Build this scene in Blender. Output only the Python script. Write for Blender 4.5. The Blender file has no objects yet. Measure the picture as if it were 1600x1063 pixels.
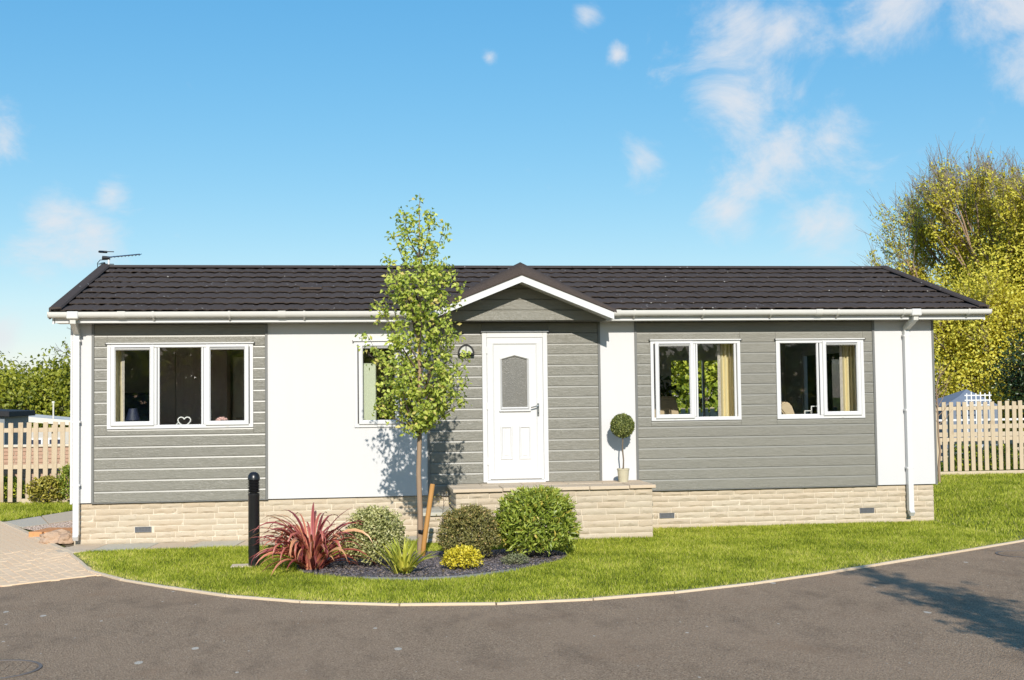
import bpy, bmesh, math, random
import numpy as np
from mathutils import Vector, Matrix, noise as mnoise

R = math.radians
random.seed(7)
rng = np.random.default_rng(7)
sc = bpy.context.scene
COL = sc.collection

# ------------------------------------------------------------------ camera
cam_d = bpy.data.cameras.new('camera'); cam = bpy.data.objects.new('camera', cam_d); COL.objects.link(cam)
sc.camera = cam
cam_d.sensor_width = 36.0; cam_d.lens = 36.0 * 1923.02 / 1600.0
cam_d.clip_start = 0.1; cam_d.clip_end = 1500
yaw, pit, rol = 0.131099, 0.046159, 0.012486
F = Vector((math.cos(pit) * math.sin(yaw), math.cos(pit) * math.cos(yaw), math.sin(pit)))
R0 = Vector((math.cos(yaw), -math.sin(yaw), 0))
U0 = Vector((-math.sin(pit) * math.sin(yaw), -math.sin(pit) * math.cos(yaw), math.cos(pit)))
RR = math.cos(rol) * R0 - math.sin(rol) * U0
UU = math.sin(rol) * R0 + math.cos(rol) * U0
M = Matrix((RR, UU, -F)).transposed().to_4x4(); M.translation = (0, -17.0907, 1.895)
cam.matrix_world = M

# ------------------------------------------------------------------ light
SUN_EL, SUN_AZ = 27.0, 3.0          # light travels towards +Y, a little towards +X
sun_d = bpy.data.lights.new('sun', 'SUN'); sun = bpy.data.objects.new('sun', sun_d); COL.objects.link(sun)
sun_d.energy = 4.4; sun_d.angle = R(0.53); sun_d.color = (1.0, 0.945, 0.86)
ldir = Vector((math.sin(R(SUN_AZ)) * math.cos(R(SUN_EL)), math.cos(R(SUN_AZ)) * math.cos(R(SUN_EL)), -math.sin(R(SUN_EL))))
sun.rotation_euler = ldir.to_track_quat('-Z', 'Y').to_euler()
sun.location = (-2, -40, 25)

world = bpy.data.worlds.new('World'); sc.world = world; world.use_nodes = True
wt = world.node_tree; wt.nodes.clear()
def wn(t, **kw):
    n = wt.nodes.new(t)
    for k, v in kw.items(): setattr(n, k, v)
    return n
sky = wn('ShaderNodeTexSky'); sky.sky_type = 'NISHITA'; sky.sun_disc = False
sky.sun_elevation = R(SUN_EL); sky.sun_rotation = R(180 + SUN_AZ)
sky.altitude = 0; sky.air_density = 1.0; sky.dust_density = 0.2; sky.ozone_density = 2.2
hsv = wn('ShaderNodeHueSaturation'); hsv.inputs['Hue'].default_value = 0.492; hsv.inputs['Saturation'].default_value = 1.32; hsv.inputs['Value'].default_value = 1.0
wt.links.new(sky.outputs[0], hsv.inputs['Color'])
sepc = wn('ShaderNodeSeparateColor'); cmb = wn('ShaderNodeCombineColor'); wt.links.new(hsv.outputs[0], sepc.inputs[0])
for i_, (pw_, k_) in enumerate(((.80, 1.36), (.63, 1.99), (.40, 3.55))):     # hazy spring air: the blue pales evenly towards the horizon
    pn = wn('ShaderNodeMath', operation='POWER'); pn.inputs[1].default_value = pw_; wt.links.new(sepc.outputs[i_], pn.inputs[0])
    mn = wn('ShaderNodeMath', operation='MULTIPLY'); mn.inputs[1].default_value = k_; wt.links.new(pn.outputs[0], mn.inputs[0]); wt.links.new(mn.outputs[0], cmb.inputs[i_])
tc = wn('ShaderNodeTexCoord')
CLOUDS = [((0.305,0.924,0.228),.055),((0.325,0.915,0.238),.045),((0.340,0.925,0.180),.055),((0.372,0.907,0.197),.050),((0.305,0.937,0.165),.038),
 ((0.303,0.911,0.287),.052),((0.332,0.900,0.279),.048),((0.412,0.868,0.280),.055),((0.475,0.836,0.287),.070),((0.495,0.838,0.240),.052),
 ((0.232,0.955,0.186),.036),((0.300,0.943,0.146),.042),((0.360,0.925,0.130),.048),((0.211,0.940,0.269),.012),((0.111,0.957,0.269),.010),((0.185,0.937,0.296),.018),
 ((-0.254,0.946,0.203),.046),((-0.222,0.965,0.136),.046),((-0.195,0.971,0.128),.034),((-0.180,0.971,0.159),.026),((-0.262,0.965,0.05),.028)]
_r = random.Random(3)
for _ in range(9):                  # the same scattered fair-weather cloud over the rest of the sky
    a = _r.uniform(R(48), R(325)); e = R(_r.uniform(6, 55))
    for k in range(2):
        a2 = a + _r.uniform(-.05, .05); e2 = e + _r.uniform(-.03, .03)
        CLOUDS.append(((math.sin(a2) * math.cos(e2), math.cos(a2) * math.cos(e2), math.sin(e2)), _r.uniform(.035, .065)))
prev = None
for d, rad in CLOUDS:
    dist = wn('ShaderNodeVectorMath', operation='DISTANCE'); dist.inputs[1].default_value = Vector(d).normalized()
    wt.links.new(tc.outputs['Generated'], dist.inputs[0])
    mr = wn('ShaderNodeMath', operation='MULTIPLY_ADD', use_clamp=True); mr.inputs[1].default_value = -1 / (rad * 1.25); mr.inputs[2].default_value = 1.0
    wt.links.new(dist.outputs['Value'], mr.inputs[0])
    if prev is None: prev = mr.outputs[0]
    else:
        mx = wn('ShaderNodeMath', operation='MAXIMUM')
        wt.links.new(prev, mx.inputs[0]); wt.links.new(mr.outputs[0], mx.inputs[1]); prev = mx.outputs[0]
mp = wn('ShaderNodeMapping'); mp.inputs['Scale'].default_value = (1.0, 1.0, 1.35); mp.inputs['Rotation'].default_value = (0, R(24), 0)
wt.links.new(tc.outputs['Generated'], mp.inputs[0])
nz = wn('ShaderNodeTexNoise'); nz.inputs['Scale'].default_value = 12; nz.inputs['Detail'].default_value = 10; nz.inputs['Roughness'].default_value = .64; nz.inputs['Distortion'].default_value = .45
wt.links.new(mp.outputs[0], nz.inputs['Vector'])
cm = wn('ShaderNodeMath', operation='MULTIPLY_ADD'); cm.inputs[1].default_value = 2.5
wt.links.new(nz.outputs['Fac'], cm.inputs[0]); cm.inputs[2].default_value = -1.35
ca = wn('ShaderNodeMath', operation='ADD'); wt.links.new(cm.outputs[0], ca.inputs[0]); wt.links.new(prev, ca.inputs[1])
cr = wn('ShaderNodeMapRange', interpolation_type='SMOOTHSTEP'); cr.inputs[1].default_value = .20; cr.inputs[2].default_value = 1.12; cr.inputs[3].default_value = 0; cr.inputs[4].default_value = .84
wt.links.new(ca.outputs[0], cr.inputs[0])
mixc = wn('ShaderNodeMix', data_type='RGBA'); mixc.inputs[7].default_value = (7.0, 7.15, 7.5, 1)
wt.links.new(cr.outputs[0], mixc.inputs[0]); wt.links.new(cmb.outputs[0], mixc.inputs[6])
bg = wn('ShaderNodeBackground'); bg.inputs['Strength'].default_value = 0.095
wt.links.new(mixc.outputs[2], bg.inputs[0])
wo = wn('ShaderNodeOutputWorld'); wt.links.new(bg.outputs[0], wo.inputs[0])

vs = sc.view_settings
vs.view_transform = 'Standard'; vs.look = 'None'; vs.exposure = 0.26; vs.gamma = 1.0; vs.use_curve_mapping = False
sc.cycles.max_bounces = 8; sc.cycles.transparent_max_bounces = 24

# ------------------------------------------------------------------ materials
class Mat:
    def __init__(s, name):
        s.m = bpy.data.materials.new(name); s.m.use_nodes = True; s.t = s.m.node_tree; s.t.nodes.clear()
        s.out = s.n('ShaderNodeOutputMaterial')
    def n(s, t, ins=None, **kw):
        n = s.t.nodes.new(t)
        for k, v in kw.items(): setattr(n, k, v)
        for k, v in (ins or {}).items():
            if isinstance(v, bpy.types.NodeSocket): s.t.links.new(v, n.inputs[k])
            else: n.inputs[k].default_value = v
        return n
    def pos(s, scale=(1, 1, 1), obj=False):
        if obj: v = s.n('ShaderNodeTexCoord').outputs['Object']
        else: v = s.n('ShaderNodeNewGeometry').outputs['Position']
        return s.n('ShaderNodeMapping', {'Vector': v, 'Scale': scale}).outputs[0]
    def noise(s, vec, scale, detail=4, rough=.55, dist=0.0):
        return s.n('ShaderNodeTexNoise', {'Vector': vec, 'Scale': scale, 'Detail': detail, 'Roughness': rough, 'Distortion': dist}).outputs['Fac']
    def ramp(s, fac, stops):
        n = s.n('ShaderNodeValToRGB', {'Fac': fac}); e = n.color_ramp.elements
        while len(e) < len(stops): e.new(.5)
        for i, (p, c) in enumerate(stops): e[i].position = p; e[i].color = (*c, 1) if len(c) == 3 else c
        return n.outputs['Color']
    def mix(s, fac, a, b, mode='MIX'):
        n = s.n('ShaderNodeMix', data_type='RGBA', blend_type=mode)
        for i, v in ((0, fac), (6, a), (7, b)):
            if isinstance(v, bpy.types.NodeSocket): s.t.links.new(v, n.inputs[i])
            else: n.inputs[i].default_value = v if i == 0 else (*v, 1)
        return n.outputs[2]
    def math(s, op, a, b=0.0, c=0.0):
        return s.n('ShaderNodeMath', {0: a, 1: b, 2: c}, operation=op).outputs[0]
    def rnd(s): return s.n('ShaderNodeObjectInfo').outputs['Random']
    def bump(s, h, strength=.3, dist=.01, nrm=None):
        ins = {'Height': h, 'Strength': strength, 'Distance': dist}
        if nrm is not None: ins['Normal'] = nrm
        return s.n('ShaderNodeBump', ins).outputs[0]
    def pbr(s, color, rough=.6, normal=None, **extra):
        ins = {'Base Color': color if isinstance(color, bpy.types.NodeSocket) else (*color, 1), 'Roughness': rough}
        if normal is not None: ins['Normal'] = normal
        ins.update(extra)
        b = s.n('ShaderNodeBsdfPrincipled', ins)
        s.t.links.new(b.outputs[0], s.out.inputs[0]); return s.m
def plain(name, col, rough=.6, var=.12, nscale=8, bump=.1, bscale=60, **extra):
    k = Mat(name); p = k.pos()
    f = k.noise(p, nscale, 5, .6)
    c = k.mix(f, tuple(x * (1 - var) for x in col), tuple(min(1, x * (1 + var)) for x in col))
    return k.pbr(c, rough, k.bump(k.noise(p, bscale, 3), bump, .004), **extra)

def mk_render():
    k = Mat('white_render'); p = k.pos()
    st = k.noise(k.pos((7, 7, .45)), 1.3, 6, .65)
    c = k.mix(k.math('MULTIPLY_ADD', k.noise(p, 90, 3, .8), .55, k.math('MULTIPLY', k.noise(p, 1.6, 6, .65), .5)), (.565, .557, .552), (.61, .602, .598))
    c = k.mix(k.math('MULTIPLY', st, .22), c, (.50, .48, .455))
    return k.pbr(c, .75, k.bump(k.noise(p, 220, 4, .7), .22, .004))
def mk_plank(name='painted_plank', base=(.194, .186, .154)):
    k = Mat(name); r = k.rnd()
    g1 = k.noise(k.n('ShaderNodeVectorMath', {0: k.pos((1.6, 1, 34)), 1: k.n('ShaderNodeCombineXYZ', {0: k.math('MULTIPLY', r, 40)}).outputs[0]}, operation='ADD').outputs[0], 3.0, 6, .62, 1.2)
    g2 = k.noise(k.pos((5, 1, 90)), 4, 4, .6, .6)
    h = k.math('MULTIPLY_ADD', g2, .5, g1)
    lo = tuple(x * .48 for x in base); hi = tuple(x * 1.42 for x in base)
    c = k.mix(g1, lo, hi); c = k.mix(k.math('MULTIPLY', r, .5), c, tuple(x * 1.12 for x in base))
    c = k.mix(k.math('MULTIPLY', k.noise(k.pos(), .8, 4), .25), c, (.22, .202, .155))
    return k.pbr(c, .33, k.bump(h, .7, .008))
def mk_tile():
    k = Mat('granular_roof_tile'); p = k.pos()
    n1 = k.noise(p, 120, 3, .85); n2 = k.noise(p, 3, 5)
    c = k.ramp(n1, [(.30, (.024, .018, .015)), (.55, (.070, .055, .046)), (.78, (.15, .124, .106))])
    c = k.mix(k.math('MULTIPLY', n2, .5), c, (.080, .060, .050))
    c = k.mix(k.math('MULTIPLY', k.rnd(), .25), c, (.105, .084, .072))
    v = k.n('ShaderNodeTexVoronoi', {'Vector': p, 'Scale': 9.0}).outputs['Distance']
    sp = k.math('LESS_THAN', v, .10)
    sp = k.math('MULTIPLY', sp, k.math('GREATER_THAN', k.noise(p, 2.3, 2), .5))
    c = k.mix(sp, c, (.45, .43, .40))
    return k.pbr(c, .85, k.bump(n1, .6, .006), **{'Specular IOR Level': .15})
def mk_stone(name, a, b, c3, bump=.7):
    k = Mat(name); p = k.pos(); r = k.rnd()
    n = k.noise(p, 9, 6, .65); n2 = k.noise(p, 60, 4, .7)
    c = k.mix(n, a, b); c = k.mix(k.math('MULTIPLY', r, .7), c, c3)
    c = k.mix(k.math('MULTIPLY', k.math('GREATER_THAN', k.noise(p, 16, 5, .7), .63), .35), c, tuple(x * .6 for x in a))
    return k.pbr(c, .85, k.bump(k.math('MULTIPLY_ADD', n2, .4, n), bump, .012), **{'Specular IOR Level': .15})
def mk_asphalt():
    k = Mat('asphalt'); p = k.pos()
    n1 = k.noise(p, 70, 4, .8); n2 = k.noise(p, .7, 6, .65); n3 = k.noise(k.pos((1, .5, 1)), 2.6, 6, .7)
    v = k.n('ShaderNodeTexVoronoi', {'Vector': p, 'Scale': 62.0})
    c = k.ramp(n1, [(.30, (.105, .070, .042)), (.5, (.35, .240, .150)), (.72, (.70, .53, .36))])
    c = k.mix(k.n('ShaderNodeMapRange', {0: n2, 1: .42, 2: .68, 3: 0.0, 4: .55}).outputs[0], c, (.42, .29, .185))
    c = k.mix(k.n('ShaderNodeMapRange', {0: n3, 1: .50, 2: .72, 3: 0.0, 4: .60}).outputs[0], c, (.17, .118, .076))
    st = k.n('ShaderNodeMapRange', {0: k.noise(p, 1.3, 5, .55), 1: .58, 2: .74, 3: 0.0, 4: .50}).outputs[0]
    c = k.mix(st, c, (.33, .21, .125))
    c = k.mix(k.math('MULTIPLY', k.math('LESS_THAN', v.outputs['Distance'], .20), .55), c, (.55, .45, .355))
    for sc2, off in ((2.6, .085), (5.1, .075), (9.0, .07)):
        f = k.n('ShaderNodeTexVoronoi', {'Vector': k.pos((1, .55, 1)), 'Scale': sc2})
        fl = k.math('LESS_THAN', f.outputs['Distance'], k.math('MULTIPLY', k.n('ShaderNodeSeparateColor', {0: f.outputs['Color']}).outputs[0], off))
        c = k.mix(k.math('MULTIPLY', fl, .8), c, (.66, .60, .50))
    return k.pbr(c, .9, k.bump(k.math('MULTIPLY_ADD', v.outputs['Distance'], .7, n1), 1.0, .014), **{'Specular IOR Level': .15})
def mk_leaf(name, stops, trans=.28, rough=.45, spec=.4):
    k = Mat(name)
    at = k.n('ShaderNodeAttribute', attribute_name='rnd').outputs['Fac']
    c = k.ramp(at, stops)
    b = k.n('ShaderNodeBsdfPrincipled', {'Base Color': c, 'Roughness': rough, 'Specular IOR Level': spec})
    t = k.n('ShaderNodeBsdfTranslucent', {'Color': k.mix(1.0, c, (1.25, 1.2, .55), 'MULTIPLY')})
    mx = k.n('ShaderNodeMixShader', {0: trans, 1: b.outputs[0], 2: t.outputs[0]})
    k.t.links.new(mx.outputs[0], k.out.inputs[0]); return k.m
def mk_glass(name='window_glass', rough=0.0, tint=(.97, .98, .975)):
    k = Mat(name)
    fr = k.n('ShaderNodeFresnel', {'IOR': 1.45}).outputs[0]
    t = k.n('ShaderNodeBsdfTransparent', {'Color': (*tint, 1)}); g = k.n('ShaderNodeBsdfGlossy', {'Color': (1, 1, 1, 1), 'Roughness': rough})
    mx = k.n('ShaderNodeMixShader', {0: k.math('MULTIPLY', fr, 1.1), 1: t.outputs[0], 2: g.outputs[0]})
    k.t.links.new(mx.outputs[0], k.out.inputs[0]); return k.m
def mk_frosted():
    k = Mat('obscured_glass'); p = k.pos()
    v = k.n('ShaderNodeTexVoronoi', {'Vector': p, 'Scale': 120.0}).outputs['Distance']
    c = k.mix(k.noise(p, 55, 3, .8), (.10, .098, .09), (.25, .243, .22))
    c = k.mix(k.noise(p, 3.0, 3), c, (.19, .18, .15))
    return k.pbr(c, .28, k.bump(v, .5, .004), **{'Specular IOR Level': .5, 'Transmission Weight': .25})
def mk_wood(name, a, b, rough=.75, vert=True):
    k = Mat(name); r = k.rnd()
    off = k.n('ShaderNodeCombineXYZ', {0: k.math('MULTIPLY', r, 31), 1: k.math('MULTIPLY', r, 17)}).outputs[0]
    sc_ = (28, 28, 1.6) if vert else (1.6, 28, 28)
    g = k.noise(k.n('ShaderNodeVectorMath', {0: k.pos(sc_), 1: off}, operation='ADD').outputs[0], 2.0, 6, .6, .8)
    c = k.mix(g, a, b); c = k.mix(k.math('MULTIPLY', r, .5), c, tuple(x * 1.18 for x in a))
    low = k.n('ShaderNodeMapRange', {0: k.noise(k.pos((3, 3, 2.2)), 1.3, 3), 1: .58, 2: .75, 3: 0, 4: .5}).outputs[0]
    c = k.mix(low, c, tuple(x * y for x, y in zip(a, (.75, .62, .5))))
    return k.pbr(c, rough, k.bump(g, .4, .004))

MT = {}
MT['render'] = mk_render()
MT['plank'] = mk_plank()
MT['plankedge'] = plain('painted_plank_edge', (.215, .208, .178), .36, .04, 8, .02, 40, **{'Specular IOR Level': .5})
MT['trim'] = plain('grey_trim', (.15, .15, .14), .45, .06)
MT['upvc'] = plain('white_plastic', (.62, .615, .605), .26, .03, 3, .03, 30)
MT['gutter'] = plain('cream_white_plastic', (.62, .605, .56), .3, .06, 5, .05, 30)
MT['tile'] = mk_tile()
MT['stone'] = mk_stone('cream_walling_stone', (.42, .35, .255), (.55, .475, .365), (.47, .375, .265))
MT['mortar'] = plain('pale_mortar', (.64, .56, .44), .9, .1, 12, .5, 90)
MT['slab'] = mk_stone('buff_paving_slab', (.50, .41, .30), (.62, .52, .39), (.57, .44, .31), .25)
MT['greyslab'] = mk_stone('grey_green_flagstone', (.38, .36, .29), (.58, .55, .45), (.56, .48, .37), .25)
MT['paver'] = mk_stone('buff_block_paver', (.74, .53, .335), (.84, .63, .42), (.78, .55, .34), .2)
MT['sand'] = plain('jointing_sand', (.40, .30, .20), .95, .2, 30, .4, 120)
MT['asphalt'] = mk_asphalt()
MT['edging'] = mk_stone('concrete_edging', (.58, .46, .32), (.72, .60, .44), (.64, .49, .33), .3)
MT['soil'] = plain('bare_soil', (.16, .115, .06), .95, .35, 6, .6, 60)
def mk_turf():
    k = Mat('turf'); p = k.pos()
    c = k.mix(k.noise(p, 40, 5, .7), (.06, .08, .010), (.18, .21, .03))
    c = k.mix(k.math('MULTIPLY', k.noise(p, 1.1, 4), .45), c, (.32, .29, .08))
    return k.pbr(c, .9, k.bump(k.noise(p, 130, 3, .8), .8, .02))
MT['turf'] = mk_turf()
MT['blade'] = mk_leaf('grass_blade', [(0.0, (.07, .10, .006)), (.34, (.26, .32, .020)), (.70, (.54, .57, .070)), (1.0, (.72, .60, .24))], .30, .55, .25)
MT['black'] = plain('black_powder_coat', (.013, .013, .014), .32, .2, 5, .06, 80)
MT['chrome'] = plain('brushed_metal', (.5, .5, .5), .25, .1, 5, .02, 60, Metallic=1.0)
MT['glass'] = mk_glass()
MT['frost'] = mk_frosted()
MT['fence'] = mk_wood('weathered_softwood', (.40, .315, .21), (.60, .485, .335))
MT['rail'] = mk_wood('weathered_rail', (.44, .355, .245), (.62, .52, .38), .75, False)
MT['bark'] = mk_wood('brown_bark', (.22, .145, .09), (.40, .28, .18), .85)
MT['bark2'] = mk_wood('grey_bark', (.10, .075, .05), (.21, .165, .12), .9)
MT['greytwig'] = plain('grey_brown_twig', (.24, .19, .155), .9, .3, 20, .3, 90)
MT['twig'] = plain('dark_twig', (.085, .06, .048), .9, .3, 20, .3, 90)
MT['stake'] = mk_wood('orange_stake_timber', (.36, .17, .04), (.50, .255, .07))
MT['slate'] = mk_leaf('slate_chip', [(0, (.055, .048, .055)), (.6, (.13, .115, .125)), (.9, (.21, .18, .175)), (1, (.34, .26, .20))], 0.0, .6, .4)
MT['gravel'] = mk_leaf('pink_gravel', [(0, (.36, .26, .20)), (.5, (.52, .40, .32)), (1, (.66, .56, .48))], 0.0, .8, .3)
MT['terracotta'] = mk_stone('orange_brick', (.56, .25, .10), (.66, .36, .18), (.60, .28, .12), .4)
MT['rock'] = mk_stone('pinkish_rock', (.36, .23, .14), (.60, .46, .34), (.40, .26, .17), 1.0)
MT['plasticedge'] = plain('grey_plastic_edging', (.20, .205, .215), .5, .1)
MT['iron'] = plain('worn_iron', (.16, .135, .115), .8, .3, 10, .3, 60)
MT['vent'] = plain('grey_plastic_vent', (.13, .135, .145), .5, .1)
MT['pot'] = mk_stone('stone_pot', (.40, .36, .24), (.55, .50, .37), (.44, .39, .27), .5)
MT['roomwall'] = plain('magnolia_wall', (.60, .55, .48), .8, .05)
MT['ceiling'] = plain('white_ceiling', (.65, .62, .57), .8, .04)
MT['carpet'] = plain('brown_carpet', (.42, .36, .29), .95, .2)
MT['darkwood'] = mk_wood('dark_wardrobe_wood', (.27, .19, .16), (.42, .32, .275), .5)
MT['cream'] = plain('cream_paint', (.62, .59, .50), .6, .05)
MT['curtain'] = plain('cream_curtain_cloth', (.74, .64, .38), .9, .08, 30, .3, 200)
MT['curtainedge'] = plain('patterned_curtain_lining', (.42, .38, .33), .9, .5, 40, .2, 200)
MT['leather'] = plain('tan_upholstery', (.50, .39, .25), .6, .06)
MT['navy'] = plain('navy_fabric', (.010, .016, .045), .6, .2)
MT['bluevase'] = plain('blue_glazed_ceramic', (.010, .035, .10), .2, .2)
MT['silver'] = plain('silver_ornament', (.7, .7, .68), .25, .05)
MT['pink'] = plain('pink_petals', (.58, .36, .33), .7, .25, 60, .3, 90)
MT['shed'] = plain('blue_grey_shed_board', (.17, .195, .215), .6, .1)
MT['felt'] = plain('black_roof_felt', (.014, .014, .016), .8, .3)
MT['paleroof'] = plain('pale_sheet_roof', (.66, .61, .52), .6, .08)
MT['palewall'] = plain('pale_hut_wall', (.48, .45, .40), .7, .1)
MT['pinkbrick'] = mk_stone('pinkish_brick', (.42, .27, .19), (.52, .36, .26), (.46, .28, .19), .4)
MT['bluegrey'] = plain('blue_grey_canvas', (.16, .19, .24), .7, .1)
MT['whitepaint'] = plain('white_painted_timber', (.72, .72, .70), .5, .05)

# foliage
MT['lf_sapling'] = mk_leaf('sapling_leaf', [(0, (.13, .19, .025)), (.4, (.36, .44, .06)), (.8, (.60, .65, .14)), (1, (.72, .60, .20))], .35)
MT['lf_yellow'] = mk_leaf('spring_leaf', [(0, (.30, .26, .025)), (.45, (.62, .56, .06)), (.85, (.82, .75, .14)), (1, (.42, .48, .07))], .32)
MT['lf_green'] = mk_leaf('green_tree_leaf', [(0, (0.118, 0.169, 0.021)), (.5, (0.315, 0.385, 0.041)), (1, (0.665, 0.663, 0.078))], .3)
MT['lf_hedge'] = mk_leaf('hedge_leaf', [(0, (.08, .11, .008)), (.5, (.25, .27, .024)), (1, (.47, .46, .055))], .3)
MT['lf_dark'] = mk_leaf('holly_leaf', [(0, (0.013, 0.029, 0.008)), (.7, (0.039, 0.065, 0.016)), (1, (0.117, 0.143, 0.039))], .1, .3, .5)
MT['lf_varieg'] = mk_leaf('variegated_leaf', [(0, (.12, .14, .04)), (.35, (.25, .27, .08)), (.7, (.52, .51, .22)), (1, (.72, .68, .38))], .25)
MT['lf_olive'] = mk_leaf('olive_leaf', [(0, (0.084, 0.084, 0.028)), (.5, (0.205, 0.196, 0.059)), (.85, (0.355, 0.318, 0.102)), (1, (0.559, 0.372, 0.153))], .25)
MT['lf_laurel'] = mk_leaf('glossy_green_leaf', [(0, (.10, .145, .02)), (.5, (.25, .32, .042)), (.9, (.44, .49, .085)), (1, (.60, .48, .10))], .28, .35, .5)
MT['lf_gold'] = mk_leaf('golden_leaf', [(0, (0.306, 0.264, 0.013)), (.5, (0.640, 0.542, 0.035)), (1, (0.850, 0.737, 0.098))], .3)
MT['lf_strap'] = mk_leaf('strap_leaf', [(0, (0.238, 0.285, 0.034)), (.5, (0.466, 0.484, 0.067)), (1, (0.753, 0.683, 0.133))], .3)
MT['lf_thyme'] = mk_leaf('grey_green_leaf', [(0, (0.105, 0.126, 0.063)), (1, (0.336, 0.350, 0.182))], .2)
MT['lf_box'] = mk_leaf('box_leaf', [(0, (0.046, 0.064, 0.017)), (.5, (0.137, 0.168, 0.037)), (1, (0.400, 0.419, 0.134))], .15, .4, .5)
MT['lf_red'] = mk_leaf('flax_leaf', [(0, (.12, .022, .028)), (.45, (.38, .090, .085)), (.8, (.66, .24, .155)), (1, (.82, .50, .23))], .25, .4, .5)
MT['lf_border'] = mk_leaf('gold_edged_leaf', [(0, (0.084, 0.091, 0.017)), (.5, (0.308, 0.280, 0.042)), (1, (0.616, 0.518, 0.112))], .25)

# ------------------------------------------------------------------ mesh helpers
def link(o, parent=None, loc=None):
    COL.objects.link(o)
    if parent is not None: o.parent = parent
    if loc is not None: o.location = loc
    return o
def tag(o, label=None, cat=None, group=None, kind=None):
    if label: o['label'] = label
    if cat: o['category'] = cat
    if group: o['group'] = group
    if kind: o['kind'] = kind
    return o
def empty(name, loc=(0, 0, 0), label=None, cat=None, group=None, parent=None):
    o = bpy.data.objects.new(name, None); o.empty_display_size = .2
    link(o, parent, loc); tag(o, label, cat, group); return o
class MB:
    def __init__(s): s.v = []; s.f = []
    def add(s, verts, faces):
        b = len(s.v); s.v += [tuple(v) for v in verts]; s.f += [tuple(i + b for i in f) for f in faces]; return s
    def box(s, x0, x1, y0, y1, z0, z1):
        return s.add([(x0, y0, z0), (x1, y0, z0), (x1, y1, z0), (x0, y1, z0), (x0, y0, z1), (x1, y0, z1), (x1, y1, z1), (x0, y1, z1)],
                     [(0, 3, 2, 1), (4, 5, 6, 7), (0, 1, 5, 4), (1, 2, 6, 5), (2, 3, 7, 6), (3, 0, 4, 7)])
    def prism_y(s, poly, y0, y1):      # poly of (x,z), counter-clockwise seen from -Y
        n = len(poly)
        return s.add([(x, y0, z) for x, z in poly] + [(x, y1, z) for x, z in poly],
                     [tuple(range(n)), tuple(range(2 * n - 1, n - 1, -1))] + [(i, i + n, (i + 1) % n + n, (i + 1) % n) for i in range(n)])
    def prism_x(s, poly, x0, x1):      # poly of (y,z)
        n = len(poly)
        return s.add([(x0, y, z) for y, z in poly] + [(x1, y, z) for y, z in poly],
                     [tuple(range(n - 1, -1, -1)), tuple(range(n, 2 * n))] + [(i, (i + 1) % n, (i + 1) % n + n, i + n) for i in range(n)])
    def prism_z(s, poly, z0, z1):      # poly of (x,y) ccw from above
        n = len(poly)
        return s.add([(x, y, z0) for x, y in poly] + [(x, y, z1) for x, y in poly],
                     [tuple(range(n - 1, -1, -1)), tuple(range(n, 2 * n))] + [(i, (i + 1) % n, (i + 1) % n + n, i + n) for i in range(n)])
    def lathe(s, prof, c=(0, 0, 0), n=20):
        m = len(prof); vs = []; fs = []
        for i in range(n):
            a = 2 * math.pi * i / n
            vs += [(c[0] + r * math.cos(a), c[1] + r * math.sin(a), c[2] + z) for r, z in prof]
        for i in range(n):
            j = (i + 1) % n
            fs += [(i * m + k, j * m + k, j * m + k + 1, i * m + k + 1) for k in range(m - 1)]
        return s.add(vs, fs)
    def tube(s, pts, r, n=8, cap=True, square=False):
        pts = [Vector(p) for p in pts]; rs = r if isinstance(r, (list, tuple)) else [r] * len(pts)
        vs = []; fs = []; ref = None
        for i, p in enumerate(pts):
            d = (pts[min(i + 1, len(pts) - 1)] - pts[max(i - 1, 0)]).normalized()
            if ref is None: ref = Vector((1, 0, 0)) if abs(d.x) < .9 else Vector((0, 1, 0))
            u = (ref - d * ref.dot(d)).normalized(); w = d.cross(u); ref = u
            for k in range(n):
                a = 2 * math.pi * (k + (.5 if square else 0)) / n; rr = rs[i] * (math.sqrt(2) if square else 1)
                vs.append(p + u * math.cos(a) * rr + w * math.sin(a) * rr)
        for i in range(len(pts) - 1):
            fs += [(i * n + k, i * n + (k + 1) % n, (i + 1) * n + (k + 1) % n, (i + 1) * n + k) for k in range(n)]
        if cap: fs += [tuple(range(n - 1, -1, -1)), tuple((len(pts) - 1) * n + k for k in range(n))]
        return s.add(vs, fs)
    def mesh(s, name, mat, smooth=False, bevel=0.0, segs=1):
        me = bpy.data.meshes.new(name); me.from_pydata(s.v, [], s.f)
        bm = bmesh.new(); bm.from_mesh(me)
        if bevel > 0:
            es = [e for e in bm.edges if len(e.link_faces) == 2 and e.calc_face_angle(0) > .5]
            bmesh.ops.bevel(bm, geom=es, offset=bevel, segments=segs, affect='EDGES', clamp_overlap=True)
        bmesh.ops.recalc_face_normals(bm, faces=bm.faces)
        if smooth:
            for f in bm.faces: f.smooth = True
            for e in bm.edges:
                if len(e.link_faces) == 2 and e.calc_face_angle(0) > R(40): e.smooth = False
        bm.to_mesh(me); bm.free()
        me.materials.append(mat if not isinstance(mat, str) else MT[mat]); return me
    def build(s, name, mat, parent=None, smooth=False, bevel=0.0, segs=1, loc=None):
        return link(bpy.data.objects.new(name, s.mesh(name, mat, smooth, bevel, segs)), parent, loc)
def B(*a): return MB().box(*a)
def copy_tree(o, parent=None):
    c = o.copy(); COL.objects.link(c)
    if parent is not None: c.parent = parent
    for ch in o.children: copy_tree(ch, c)
    return c
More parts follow.
